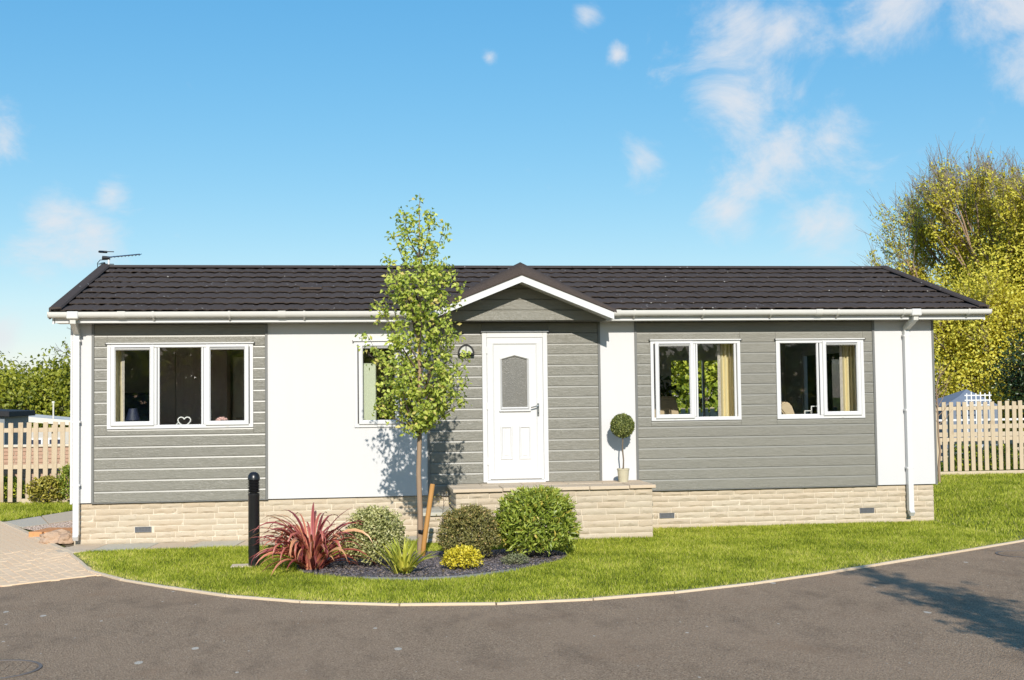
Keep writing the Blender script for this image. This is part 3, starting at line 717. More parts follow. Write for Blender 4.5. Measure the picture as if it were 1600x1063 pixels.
def stone_wall(parent, off, x0, x1, y, z0, z1, n, holes=(), rot=0.0, lens=(.20, .46), flip=False):
    ch = (z1 - z0) / n; ms = stone_meshes(ch - .009)
    for r_ in range(n):
        x = x0; z = z0 + (r_ + .5) * ch; first = True
        while x < x1 - .01:
            L_ = random.uniform(*lens) * (.6 if first and r_ % 2 else 1); first = False
            if x1 - x - L_ < .12: L_ = x1 - x
            if L_ > .62: L_ *= .5
            segs = [(x, x + L_)]
            for (ha_, hb_, hz0, hz1) in holes:
                if hz0 < z < hz1: segs = [q for s, e in segs for q in (((s, min(e, ha_)), (max(s, hb_), e)) if s < hb_ and e > ha_ else ((s, e),)) if q[1] - q[0] > .03]
            for s, e in segs:
                o = bpy.data.objects.new('brick', random.choice(ms)); link(o, parent)
                if rot == 0: o.location = ((s + e) / 2 + off[0], y + random.uniform(-.004, .004) + off[1], z + off[2])
                else: o.location = (y + random.uniform(-.004, .004) + off[0], (s + e) / 2 + off[1], z + off[2])
                o.rotation_euler.z = rot; o.scale = (e - s - .009, 1, 1)
            x += L_
VENTS = [(-2.767, .179), (4.443, .187), (7.418, .187)]
stone_wall(skirt, (0, 0, 0), XL + .012, XR - .012, SY, -.02, SK - .014, 7, [(v[0] - .118, v[0] + .118, v[1] - .037, v[1] + .037) for v in VENTS], lens=(.24, .50))
for vx, vz in VENTS:
    v = hb(frame_mb(MB(), vx - .108, vx + .108, vz - .035, vz + .035, .008, SY - .012, SY + .03), 'air_vent', 'vent', skirt)
    hb(B(vx - .1, vx + .1, SY + .004, SY + .03, vz - .027, vz + .027).box(vx - .1, vx + .1, SY - .004, SY + .004, vz - .012, vz - .007).box(vx - .1, vx + .1, SY - .004, SY + .004, vz + .007, vz + .012), 'vent_grille', 'vent', skirt)
    for k in range(11):
        xx = vx - .095 + k * .019; hb(B(xx - .0035, xx + .0035, SY - .009, SY + .004, vz - .027, vz + .027), 'vent_bar', 'vent', skirt)

# roof --------------------------------------------------------------------------
RL, RRX = -3.89, 9.16
roof = hb(MB().prism_x([(-.30, EAVE_Z - .03), (RIDGE_Y, RIDGE_Z - .03), (6.22, EAVE_Z - .03), (6.22, EAVE_Z - .06), (RIDGE_Y, RIDGE_Z - .07), (-.30, EAVE_Z - .06)][::-1], RL + .02, RRX - .02), 'roof', 'felt')
NC = 8; CL = (RIDGE_Y + .36) / NC
def tile_sheet(w, n, l, seed):
    m = MB(); vs = []; rows = [(0.002, -.013), (0.0, .0), (.05, .004), (l * .6, 0.0), (l + .02, -.012)]
    for (u, dz) in rows:
        for i in range(n + 1):
            x = w * i / n; ph = x / .205 * 2 * math.pi
            wave = .0055 * math.sin(ph) + .0040 * math.sin(2 * ph + 1)
            wob = .007 * mnoise.noise(Vector((x * 6 + seed, u * 3, seed)))
            vs.append((x, u - (.007 * math.sin(ph + .6) if u < .06 else 0), dz + wave + wob))
    fs = [(r_ * (n + 1) + i, r_ * (n + 1) + i + 1, (r_ + 1) * (n + 1) + i + 1, (r_ + 1) * (n + 1) + i) for r_ in range(len(rows) - 1) for i in range(n)]
    return m.add(vs, fs).mesh('tile_sheet', 'tile', True)
SW = 1.23
TS = [tile_sheet(SW + .01, 42, CL / math.cos(math.atan(SL)), s * 7.3) for s in range(4)]
slope_a = math.atan(SL)
def put_tile(me, x, y, flipx=1, sx=1.0):
    o = bpy.data.objects.new('tile_sheet', me); link(o, roof)
    o.location = (x, y, roofz(y) + .036 + random.uniform(-.003, .003)); o.rotation_euler = (slope_a - .036, 0, random.uniform(-.0015, .0015)); o.scale = (sx, 1, 1); return o
for c in range(NC):
    y = EAVE_Y + c * CL; offs = (c % 3) * .41
    runs = [(RL, 1.12), (3.50, RRX)] if c == 0 else [(RL, RRX)]
    for a, b in runs:
        x = a; w = SW - offs if offs else SW
        while x < b - .01:
            e = min(x + w, b)
            put_tile(random.choice(TS), x, y, 1, (e - x) / SW); x = e; w = SW
hb(MB().add([(RL, RIDGE_Y, RIDGE_Z + .03), (RRX, RIDGE_Y, RIDGE_Z + .03), (RRX, 6.28, EAVE_Z + .01), (RL, 6.28, EAVE_Z + .01)], [(0, 1, 2, 3)]), 'rear_slope', 'tile', roof)
x = RL + .03
while x < RRX - .05:
    e = min(x + 1.25, RRX - .03)
    hb(MB().prism_x([(RIDGE_Y - .125, RIDGE_Z + .012), (RIDGE_Y - .03, RIDGE_Z + .060), (RIDGE_Y + .03, RIDGE_Z + .060), (RIDGE_Y + .125, RIDGE_Z + .012), (RIDGE_Y, RIDGE_Z + .02)][::-1], x, e + .02), 'ridge_cap', 'tile', roof, bevel=.005)
    x = e
for xa, s in ((RL, 1), (RRX, -1)):      # granular verge covers at both gable ends
    m = MB()
    for y0, y1, z0, z1 in ((EAVE_Y - .02, RIDGE_Y, roofz(EAVE_Y - .02), RIDGE_Z), (RIDGE_Y, 6.3, RIDGE_Z, roofz(EAVE_Y - .02))):
        q = [(xa + s * .15, .052), (xa + s * .13, .072), (xa + s * .02, .074), (xa - s * .012, .060), (xa - s * .012, -.09), (xa + s * .012, -.09), (xa + s * .012, .04)]
        n = len(q)
        m.add([(x_, y0, z0 + dz) for x_, dz in q] + [(x_, y1, z1 + dz) for x_, dz in q], [tuple(range(n)), tuple(range(2 * n - 1, n - 1, -1))] + [(i, i + n, (i + 1) % n + n, (i + 1) % n) for i in range(n)])
    hb(m, 'verge_cover', 'tile', roof)
    mb_ = MB()
    for y0, y1, z0, z1 in ((-.30, RIDGE_Y, EAVE_Z, RIDGE_Z), (RIDGE_Y, 6.22, RIDGE_Z, EAVE_Z)):
        x0_, x1_ = sorted((xa + s * .014, xa + s * .04))
        mb_.add([(x0_, y0, z0 - .17), (x1_, y0, z0 - .17), (x1_, y1, z1 - .17), (x0_, y1, z1 - .17), (x0_, y0, z0 - .03), (x1_, y0, z0 - .03), (x1_, y1, z1 - .03), (x0_, y1, z1 - .03)],
                [(0, 3, 2, 1), (4, 5, 6, 7), (0, 1, 5, 4), (1, 2, 6, 5), (2, 3, 7, 6), (3, 0, 4, 7)])
    hb(mb_, 'verge_board', 'upvc', roof)
# roof ventilator on the third course
hb(MB().prism_x([(.95, roofz(.95) + .05), (.95, roofz(.95) + .085), (1.25, roofz(1.25) + .06), (1.25, roofz(1.25) + .05)], -.72, -.40), 'roof_vent', 'tile', roof, bevel=.004)

# eaves: fascia, soffit, gutter
for a, b in ((RL + .05, 1.075), (3.535, RRX - .04)):
    f = hb(B(a, b, -.30, -.28, 2.938, 3.055), 'fascia', 'upvc', bevel=.003)
    hb(B(a, b, -.279, -.02, 2.940, 2.952), 'soffit', 'upvc', f)
gut_runs = ((RL - .02, 1.06), (3.575, RRX + .03))
prof = []
for k in range(9):
    a = math.pi + math.pi * k / 8; prof.append((-.358 + .056 * math.cos(a), 3.052 + .056 * math.sin(a) * .95))
inner = [(-.358 + (y + .358) * .92, z + .004) for y, z in prof]
for i, (a, b) in enumerate(gut_runs):
    poly = [(-.414, 3.066), (-.418, 3.074), (-.408, 3.074)] + [(-.409, 3.055)][:0] + prof[1:-1] + [(-.306, 3.074), (-.302, 3.066)]
    m = MB(); pts_o = [(-.416, 3.076)] + prof + [(-.300, 3.076)]; pts_i = [(-.305, 3.076)] + inner[::-1] + [(-.408, 3.076)]
    m.prism_x((pts_o + pts_i)[::-1], a, b)
    gut = hb(m, 'gutter', 'gutter', smooth=True)
    for xe in (a, b): hb(MB().prism_x(([(-.418, 3.079)] + prof + [(-.299, 3.079)])[::-1], xe - .006, xe + .006), 'gutter_stop', 'gutter', gut)
    x = a + .35; xb_ = []
    big = [(-.358 + (y + .358) * 1.10, 3.052 + (z - 3.052) * 1.10) for y, z in prof]
    while x < b - .15:
        m = MB().prism_x(([(-.423, 3.082)] + big + [(-.296, 3.082)] + [(-.300, 3.076)] + prof[::-1] + [(-.416, 3.076)])[::-1], x - .014, x + .014)
        m.prism_x([(-.39, 2.996), (-.37, 2.990), (-.301, 2.960), (-.301, 2.985)], x - .012, x + .012)
        hb(m, 'gutter_bracket', 'gutter', gut, smooth=True); x += .985
    for xu in ([-2.98, -.9] if i == 0 else [3.68, 6.6]):
        hb(MB().prism_x(([(-.424, 3.083)] + big + [(-.295, 3.083)] + [(-.300, 3.077)] + prof[::-1] + [(-.416, 3.077)])[::-1], xu - .05, xu + .05), 'gutter_union', 'gutter', gut, smooth=True)
def downpipe(x, xg, zb, seg):
    d = hb(MB().tube([(x, -.055, zb + .02), (x, -.055, 2.80)], .038, 4, True, True), 'downpipe', 'upvc', smooth=False)
    hb(MB().tube([(xg, -.36, 3.03), (xg, -.36, 2.955), (x, -.058, 2.82), (x, -.055, 2.76)], .036, 4, True, True), 'swan_neck', 'gutter', d)
    hb(B(xg - .075, xg + .075, -.425, -.295, 2.985, 3.084), 'gutter_outlet', 'gutter', d, bevel=.012)
    for z in (2.70, 1.62, .78):
        hb(B(x - .052, x + .052, -.092, -.002, z, z + .028), 'pipe_clip', 'upvc', d, bevel=.004)
    hb(MB().tube([(x, -.055, zb + .055), (x, -.06, zb + .01), (x, -.11, zb - .03)], .034, 4, True, True), 'shoe', 'upvc', d)
downpipe(-3.615, -3.60, .12, 0)
downpipe(8.045, 8.05, .16, 1)

# porch canopy ---------------------------------------------------------------------
PX, PZ, PXL, PXR, PLZ = 2.306, 3.714, 1.02, 3.594, 3.083
porch = hb(MB(), 'porch_roof', 'tile') if False else None
def ymeet(z): return (z - EAVE_Z) / SL - .30
m = MB()
for xs_ in (PXL, PXR):
    top = [(PX, -.60, PZ), (xs_, -.60, PLZ), (xs_, ymeet(PLZ) + .15, PLZ), (PX, ymeet(PZ) + .15, PZ)]
    m.add(top + [(x_, y_, z_ - .05) for x_, y_, z_ in top], [(0, 1, 2, 3), (7, 6, 5, 4), (0, 4, 5, 1), (1, 5, 6, 2), (2, 6, 7, 3), (3, 7, 4, 0)])
porch = hb(m, 'porch_roof', 'tile')
for s, xe in ((-1, PXL), (1, PXR)):
    ex = PX + s * 1.262
    hb(MB().add([(PX, -.70, 3.442), (ex, -.70, 2.932), (ex, -.70, 3.030), (PX, -.70, 3.540), (PX, -.665, 3.442), (ex, -.665, 2.932), (ex, -.665, 3.030), (PX, -.665, 3.540)],
        [(0, 1, 2, 3), (7, 6, 5, 4), (0, 4, 5, 1), (1, 5, 6, 2), (2, 6, 7, 3)]), 'barge_board', 'upvc', porch)
    # granular verge cover rolling back from the board
    q = [(-.715, -.178), (-.718, -.155), (-.690, -.07), (-.640, -.012), (-.56, .012), (-.45, .004)]
    vs_ = [(PX, y, PZ + dz) for y, dz in q] + [(PX + s * 1.298, y, PZ - .633 + dz * .34) for y, dz in q]
    hb(MB().add(vs_, [(i, i + 1, i + 7, i + 6) for i in range(5)]), 'verge_cover', 'tile', porch, smooth=True)
    # sloping soffit under the canopy
    hb(MB().add([(PX, -.664, 3.455), (ex, -.664, 2.945), (ex, -.331, 2.945), (PX, -.331, 3.455), (PX, -.664, 3.49), (ex, -.664, 2.98), (ex, -.331, 2.98), (PX, -.331, 3.49)],
        [(0, 1, 2, 3), (7, 6, 5, 4), (0, 4, 5, 1), (1, 5, 6, 2), (2, 6, 7, 3), (3, 7, 4, 0)]), 'porch_soffit', 'upvc', porch)
    hb(B(*(sorted((ex, ex - s * .03))), -.664, -.28, 2.935, 3.03), 'porch_fascia', 'upvc', porch)
# gable boards
gb = hb(MB().prism_y([(1.10, 2.955), (3.51, 2.955), (PX, 3.47)], -.318, -.26), 'gable_panel', 'trim', porch)
zs = [2.947, 3.093, 3.242, 3.392, 3.50]
for i in range(4):
    a, b = zs[i], zs[i + 1]
    def wx(z): return max(.02, (3.475 - z) * 2.42)
    w0, w1 = wx(a), wx(b - .02)
    if i == 3: b = 3.47
    y = -.332
    vs_ = [(PX - w0, y, a + .001), (PX + w0, y, a + .001), (PX + w1, y, b - .017), (PX - w1, y, b - .017), (PX + w1, y + .012, b - .001), (PX - w1, y + .012, b - .001), (PX - w0, -.319, a + .001), (PX + w0, -.319, a + .001)]
    hb(MB().add(vs_, [(0, 1, 2, 3), (3, 2, 4, 5), (0, 6, 7, 1), (0, 3, 5, 6), (1, 7, 4, 2)]), 'plank', 'plank', porch)
hb(B(1.075, 3.535, -.30, .0, 2.942, 2.954), 'porch_soffit', 'trim', porch)

# ------------------------------------------------------------------ door step
step = tag(empty('stone_step', (2.7, -.45, 0)), 'cream stone doorstep platform topped with buff paving slabs', 'step')
SO = (-2.7, .45, 0)
SX0, SX1, SYF, SZT = 1.36, 4.0, -.94, .655
hbs = lambda mb, name, mat, **kw: mb.build(name, mat, step, loc=SO, **kw)
hbs(B(SX0 + .01, SX1 - .01, SYF + .012, .0, -.04, SZT - .002), 'core', 'mortar')
stone_wall(step, SO, SX0, SX1, SYF, -.02, SZT - .004, 8, lens=(.25, .5))
stone_wall(step, SO, SYF + .012, .0, SX1, -.02, SZT - .004, 8, rot=R(90), lens=(.22, .4))
stone_wall(step, SO, SYF + .012, .0, SX0, -.02, SZT - .004, 8, rot=R(-90), lens=(.22, .4))
xs = [SX0 - .04, 1.98, 2.56, 3.14, 3.68, SX1 + .04]
for i in range(5):
    a, b = xs[i] + .003, xs[i + 1] - .003
    flag([(a, SYF - .045), (b, SYF - .045), (b, -.46), (a, -.46)], SZT + .045 + random.uniform(-.004, .003), 'slab', step, .045, .005).location = SO
xs = [SX0 - .04, 1.76, 2.33, 2.95, 3.42, SX1 + .04]
for i in range(5):
    a, b = xs[i] + .003, xs[i + 1] - .003
    flag([(a, -.454), (b, -.454), (b, -.018), (a, -.018)], SZT + .045 + random.uniform(-.004, .003), 'slab', step, .045, .005).location = SO
# low side step
ls = tag(empty('side_step', (1.15, -.5, 0)), 'low stone side step with grey slab tread behind the young tree', 'step')
LO = (-1.15, .5, 0)
B(.97, 1.345, -.88, 0.0, -.04, .352).build('core', 'mortar', ls, loc=LO)
stone_wall(ls, LO, .96, 1.345, -.89, -.02, .35, 5, lens=(.18, .3))
stone_wall(ls, LO, -.88, 0, .965, -.02, .35, 5, rot=R(-90), lens=(.2, .36))
for a, b in ((-.93, -.47), (-.463, -.02)):
    flag([(.93, a), (1.348, a), (1.348, b), (.93, b)], .398, 'greyslab', ls, .045, .005).location = LO

# ------------------------------------------------------------------ things on the house
wl = tag(empty('wall_lantern', (1.60, -.012, 2.50)), 'black half-round wall lantern on the cladding beside the door', 'wall lamp')
MB().tube([(-.105, -.03, 0), (.105, -.03, 0)], .018, 6, True).box(-.11, .11, -.10, 0, -.012, .012).build('base', 'black', wl, bevel=.003)
MB().tube([(.105 * math.cos(a), -.05, .105 * math.sin(a) * 1.15) for a in [math.pi * k / 14 for k in range(15)]], .013, 6).tube([(0, -.05, 0), (0, -.05, .115)], .006, 6).build('hoop', 'black', wl, smooth=True)
MB().prism_y([(.095 * math.cos(math.pi * k / 12), .105 * math.sin(math.pi * k / 12)) for k in range(13)], -.045, -.035).build('diffuser', plain('opal_glass', (.5, .5, .46), .3), wl)
ae = tag(empty('tv_aerial', (-3.80, 3.1, 4.10)), 'grey metal television aerial on the roof ridge end', 'aerial')
MB().tube([(0, 0, -.2), (0, 0, .09)], .016, 8).build('mast', 'whitepaint', ae, smooth=True)
MB().tube([(-.08, 0, .09), (.50, -.10, .135)], .011, 6).build('boom', 'chrome', ae)
for k in range(9):
    t = .12 + k * .047; p = Vector((-.08 + t * 1.16, -.12 * t, .09 + t * .085))
    MB().tube([p + Vector((-.012, -.05, -.018)), p + Vector((.012, .05, .018))], .006, 5).build('director', 'chrome', ae)
for s in (-1, 1):
    MB().tube([(-.13, -.09 * s, .09 + .085 * s), (-.05, .09 * s, .09 + .10 * s)], .02, 5).build('reflector', 'black', ae)
    MB().tube([(-.16, 0, .09 + .1 * s), (.08, .0, .085 + .1 * s)], .008, 5).build('reflector_bar', 'black', ae)
MB().tube([(-.10, 0, .09), (.02, 0, .08)], .03, 8).build('dipole_box', 'black', ae)
MB().tube([(-.02, 0, .06), (-.13, -.02, .05), (-.17, -.02, 0), (-.16, -.02, -.15), (-.10, -.02, -.2)], .007, 6).build('cable', 'black', ae)

# potted topiary
tp = tag(empty('topiary_plant', (3.74, -.33, .70)), 'clipped ball topiary in a stone pot on the doorstep', 'plant')
MB().lathe([(0, 0), (.066, 0), (.082, .165), (.088, .168), (.088, .185), (.074, .185), (.07, .16), (0, .16)], n=20).build('pot', 'pot', tp, True)
MB().tube([(0, 0, .14), (.008, .004, .30), (-.006, 0, .46), (.004, 0, .64)], [.012, .010, .011, .009], 7).build('stem', 'bark2', tp, True)
def ball_leaves(name, n, c, rad, L, W, mat, shell=.35, squash=(1, 1, 1), outward=.8, parent=None, wob=0.0, flat=None, seed=0):
    d = unit(rng.normal(size=(n, 3))); 
    rr = 1 - shell * rng.random(n) ** 1.5
    if wob: 
        w = np.array([mnoise.fractal(Vector(v) * 2.1 + Vector((seed, 0, 0)), .8, 2, 3) for v in d]); rr = rr * (1 + wob * w)
    P = d * rr[:, None] * rad * np.array(squash)
    if flat is not None: P[:, 2] = np.maximum(P[:, 2], flat)
    D = d * outward * .3 + rng.normal(size=(n, 3)) * .6 + np.array([0, 0, .1])
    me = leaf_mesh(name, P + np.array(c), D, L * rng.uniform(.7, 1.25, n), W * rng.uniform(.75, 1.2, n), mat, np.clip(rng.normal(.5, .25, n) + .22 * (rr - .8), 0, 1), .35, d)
    return mesh_obj(name, me, parent, None, 'stuff')
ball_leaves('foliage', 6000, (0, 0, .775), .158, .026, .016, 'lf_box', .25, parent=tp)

# ------------------------------------------------------------------ inside the rooms
def curtain(x0, x1, z0, z1, y, label, edge_left=True, folds=5):
    c = tag(empty('curtain', ((x0 + x1) / 2, y, z0)), label, 'curtain'); cx = (x0 + x1) / 2
    n = folds * 8; vs = []
    for k in range(n + 1):
        t = k / n; x_ = x0 + (x1 - x0) * t; yy = .035 * math.sin(t * folds * 2 * math.pi) + .012 * math.sin(t * 17)
        vs += [(x_ - cx, yy, 0), (x_ - cx + .004 * math.sin(k), yy * .8, z1 - z0)]
    MB().add(vs, [(2 * k, 2 * k + 2, 2 * k + 3, 2 * k + 1) for k in range(n)]).build('drape', 'curtain', c, True)
    xe = x0 if edge_left else x1
    MB().add([(xe - cx - .035, -.02, 0), (xe - cx + .01, -.03, 0), (xe - cx + .01, -.03, z1 - z0), (xe - cx - .03, -.02, z1 - z0)], [(0, 1, 2, 3)]).build('lining_edge', 'curtainedge', c)
curtain(5.34, 5.62, .75, 2.75, .32, 'cream curtain drawn aside in the window nearer the door')
curtain(7.20, 7.48, .75, 2.75, .32, 'cream curtain drawn aside in the window by the corner downpipe')
curtain(-3.26, -3.06, .75, 2.75, .27, 'narrow cream curtain at the edge of the three-pane window', False, 2)
wdb = tag(empty('wardrobe', (-2.25, 2.7, SK + .06)), 'dark wood fitted wardrobe with chrome handles behind the three-pane window', 'wardrobe')
B(-.75, .36, -.3, .3, 0, 2.25).build('carcass', 'darkwood', wdb)
for k, (a, b) in enumerate(((-.75, -.42), (-.41, .07), (.08, .36))):
    B(a, b, -.325, -.302, .03, 2.22).build('door', 'darkwood', wdb, bevel=.004)
for x_ in (.02, .13): MB().tube([(x_, -.33, .98), (x_, -.36, 1.0), (x_, -.36, 1.16), (x_, -.33, 1.18)], .006, 6).build('handle', 'chrome', wdb)
idr = tag(empty('interior_door', (-1.65, 2.9, SK + .06)), 'cream inner door with lever handle seen through the three-pane window', 'door')
B(-.2, .45, 0, .04, 0, 1.98).build('leaf', 'cream', idr, bevel=.004)
MB().tube([(-.14, -.01, 1.0), (-.14, -.05, 1.0), (-.02, -.05, 1.0)], .012, 8).build('handle', 'chrome', idr)
bed = tag(empty('bed', (-3.05, 1.8, SK + .06)), 'bed with dark headboard and navy pillow inside the three-pane window', 'bed')
B(-.48, .15, -.9, .6, .1, .55).build('mattress', 'cream', bed, bevel=.04, segs=2)
B(-.42, .0, .60, .68, 0, 1.42).build('headboard', 'navy', bed, bevel=.03)
B(-.35, .12, .25, .5, .56, 1.15).build('pillow', 'navy', bed, bevel=.09, segs=3)
cb = tag(empty('bathroom_cupboard', (.26, .45, SK + .06)), 'pale grey-green cupboard side behind the single-pane window', 'cupboard')
B(-.14, .10, -.2, .2, 0, 1.78).build('carcass', plain('grey_green_laminate', (.42, .46, .33), .5, .05), cb, bevel=.006)
B(-.13, .09, -.215, -.201, .9, 1.76).build('door', plain('pale_green_laminate', (.47, .51, .37), .5, .05), cb, bevel=.004)
# window sill ornaments
ho = tag(empty('heart_ornament', (-2.24, .12, 1.53)), 'small silver heart ornament on the sill of the three-pane window', 'ornament')
def heart(t): return (16 * math.sin(t) ** 3 / 16 * .085, -.0, (13 * math.cos(t) - 5 * math.cos(2 * t) - 2 * math.cos(3 * t) - math.cos(4 * t)) / 17 * .085 + .085)
MB().tube([heart(2 * math.pi * k / 28) for k in range(29)], .0085, 6, False).build('heart', 'silver', ho, True)
MB().tube([(-.075 + .03 * math.cos(a), .01, .035 + .035 * math.sin(a)) for a in [k * .6 for k in range(11)]], .007, 6).box(-.1, .07, -.03, .03, 0, .014).build('stand', 'silver', ho, True)
fl = tag(empty('flower_bowl', (-1.74, .13, 1.53)), 'bowl of pale pink flowers on the sill of the three-pane window', 'flowers')
MB().lathe([(0, 0), (.04, 0), (.06, .05), (.0, .05)], n=14).build('bowl', 'silver', fl, True)
m = MB()
for k in range(26):
    a, e = random.uniform(0, 6.28), random.uniform(0, 1.3); p = (.07 * math.cos(a) * math.cos(e), .05 * math.sin(a) * math.cos(e), .075 + .05 * math.sin(e))
    m.lathe([(0, -.02), (.018, -.008), (.021, .006), (.012, .018), (0, .02)], p, 7)
m.build('blooms', 'pink', fl, True)
lmp = tag(empty('table_lamp', (-2.95, .32, 1.50)), 'small lamp with dark shade inside the three-pane window', 'lamp')
MB().lathe([(0, 0), (.05, 0), (.05, .015), (.012, .03), (.012, .14), (0, .14)], n=14).build('stand', 'chrome', lmp, True)
MB().lathe([(.10, .14), (.055, .30)], n=18).build('lamp_shade', 'navy', lmp, True)
def armchair(loc, rz, label):
    t = tag(empty('armchair', loc), label, 'armchair'); t.rotation_euler.z = rz
    B(-.35, .35, -.35, .35, .12, .45).build('seat', 'leather', t, bevel=.05, segs=2)
    MB().prism_x([(.22, .3), (.36, .3), (.50, .98), (.56, 1.06), (.54, 1.14), (.46, 1.17), (.38, 1.12), (.33, .98)], -.33, .33).build('backrest', 'leather', t, bevel=.02, segs=2)
    for s in (-1, 1): B(*(sorted((s * .35, s * .47))), -.35, .3, .1, .62).build('armrest', 'leather', t, bevel=.04, segs=2)
    return t
armchair((6.88, .85, SK + .06), R(90), 'tan armchair with rolled back behind the window by the downpipe')
armchair((4.96, 1.5, SK + .16), R(20), 'tan armchair top seen through the window nearer the door')
pf = tag(empty('picture_frame', (6.66, .14, 1.53)), 'cluster of white square photo frames standing on the window sill', 'picture frame')
for x_, z_, w_, h_ in ((-.11, .005, .11, .11), (-.008, .03, .11, .15), (.165, .02, .08, .12)):
    mitre_frame(x_, x_ + w_, z_, z_ + h_, .012, [(0, .02), (0, -.005), (1, -.005), (1, .02)]).build('frame', 'silver', pf)
B(-.12, .25, -.02, .03, -.004, .006).build('base', 'silver', pf)
vz = tag(empty('plant_vase', (5.28, 3.4, 1.35)), 'tall blue vase with dark leaves inside the living room window', 'vase')
MB().lathe([(0, 0), (.07, 0), (.10, .12), (.08, .3), (.05, .38), (.055, .40), (0, .40)], n=18).build('vase', 'bluevase', vz, True)
ball_leaves('foliage', 70, (0, 0, .62), .20, .16, .08, 'lf_dark', .7, (1, 1, 1.2), parent=vz)
tb = tag(empty('side_table', (5.28, 3.4, SK + .06)), 'dark sideboard under the blue vase', 'table')
B(-.35, .35, -.2, .2, .70, .74).build('top', 'darkwood', tb, bevel=.004)
for sx in (-.31, .31):
    for sy in (-.16, .16): B(sx - .02, sx + .02, sy - .02, sy + .02, 0, .70).build('leg', 'darkwood', tb)

# ------------------------------------------------------------------ bollard
bo = tag(empty('bollard_light', (-1.097, -2.72, 0)), 'black louvred bollard light standing in the front lawn', 'bollard')
MB().lathe([(.0, .0), (.064, 0), (.064, .80), (.066, .805), (.066, .83), (.060, .835)], n=28).build('post', 'black', bo, True)
MB().lathe([(.0, .83), (.045, .83), (.045, .985), (0, .985)], n=20).build('lamp_core', plain('smoked_lamp', (.03, .03, .03), .2), bo, True)
for k in range(8):
    z = .848 + k * .0175
    MB().lathe([(.048, z + .010), (.068, z - .001), (.070, z + .003), (.050, z + .014)], n=28).build('louvre', 'black', bo, True)
MB().lathe([(.066, .985), (.070, .99), (.069, 1.01), (.062, 1.04), (.045, 1.065), (.022, 1.076), (.0, 1.079)], n=28).build('dome_cap', 'black', bo, True)
bs = B(-.14, .14, -.11, .11, -.03, .018).build('concrete_pad', 'edging', bo, bevel=.006, loc=(-.12, .05, 0))

# ------------------------------------------------------------------ plants of the bed
BED = smooth_path([(-.62, -2.75), (-.55, -3.3), (-.25, -3.68), (.336, -4.06), (.929, -4.14), (1.421, -3.95), (1.972, -3.50), (2.45, -2.85), (2.55, -2.3), (2.2, -1.95), (1.3, -1.85), (.2, -2.0), (-.35, -2.25), (-.62, -2.75)], 6)[:-1]
sheet('flower_bed', BED, .008, 'soil')
tag(scatter('slate_chips', BED, 9000, .024, 'slate', .010, .35), 'dark slate chippings covering the flower bed', 'slate')
be = tag(empty('bed_edging', (.9, -4.1, 0)), 'low grey plastic edging along the front of the flower bed', 'edging')
ep = [p for p in BED if p[1] < -3.66 and p[0] > .1]
for i in range(0, len(ep) - 1):
    strip_piece(ep[i], ep[i + 1], .004, .026, -.03, .030).build('edging_strip', 'plasticedge', be, loc=(-.9, 4.1, 0))

def strap_leaf(base, az, L, W, up, droop, mat, parent, rn, seg=9, twist=0.0, kink=None):
    """one arching sword leaf with a folded midrib"""
    d = Vector((math.cos(az), math.sin(az), 0)); p = Vector(base); th = up; vs = []; rs = []
    for i in range(seg + 1):
        t = i / seg; w = W * (0.55 + .75 * math.sin(math.pi * min(1, t * .8 + .12))) * (1 - t ** 5) * .85
        if i == seg: w = .0015
        fwd = d * math.cos(th) + Vector((0, 0, math.sin(th))); nrm_ = Vector((-d * math.sin(th)).to_tuple()) + Vector((0, 0, math.cos(th)))
        side_ = Vector((-d.y, d.x, 0)); tw = twist * t; s_ = side_ * math.cos(tw) + nrm_ * math.sin(tw)
        vs += [p + s_ * w * .5 + nrm_ * w * .22, p, p - s_ * w * .5 + nrm_ * w * .22]
        rs += [min(1, rn + .22), max(0, rn - .12), min(1, rn + .22)]
        p = p + fwd * (L / seg)
        if kink and t > kink: th -= droop / seg * 3.2
        else: th -= droop / seg * (.3 + 1.4 * t)
        if p.z < .03 and th < 0: th = max(th, -.05); p.z = max(p.z, .025)
    fs = []
    for i in range(seg): fs += [(3 * i, 3 * i + 1, 3 * i + 4, 3 * i + 3), (3 * i + 1, 3 * i + 2, 3 * i + 5, 3 * i + 4)]
    me = np_mesh('leaf', np.array([tuple(v) for v in vs]), np.array(fs), mat, np.array(rs), True)
    return mesh_obj('leaf', me, parent)
ph = tag(empty('red_flax', (-.43, -3.12, .01)), 'arching red and orange strap-leaved flax beside the bollard', 'plant')
rr_ = random.Random(11)
for k in range(165):
    az = rr_.uniform(0, 2 * math.pi); t = rr_.random()
    if math.cos(az) > .5 and rr_.random() < .35: az = math.pi - az
    low = rr_.random() < .42
    strap_leaf((.15 * math.cos(az) * rr_.random(), .13 * math.sin(az) * rr_.random(), 0), az + rr_.gauss(0, .2), rr_.uniform(.50, .92) if low else rr_.uniform(.65, 1.15), rr_.uniform(.028, .048), R(rr_.uniform(28, 62) if low else rr_.uniform(62, 88)), R(rr_.uniform(70, 120) if low else rr_.uniform(105, 175)), 'lf_red', ph, min(1, max(0, rr_.gauss(.45, .26))), 10, rr_.gauss(0, .6), rr_.uniform(.4, .65) if rr_.random() < .3 else None)
for az, L_, up in ((R(170), .80, 62), (R(8), .95, 72), (R(-8), .85, 66)):
    strap_leaf((0, 0, .02), az, L_, .035, R(up), R(62), 'lf_red', ph, .15, 10, .3)
ph.scale = (.88, .88, .9)
st = tag(empty('strap_leaf_plant', (.55, -3.72, .01)), 'yellow-green sword-leaved clump at the front of the flower bed', 'plant')
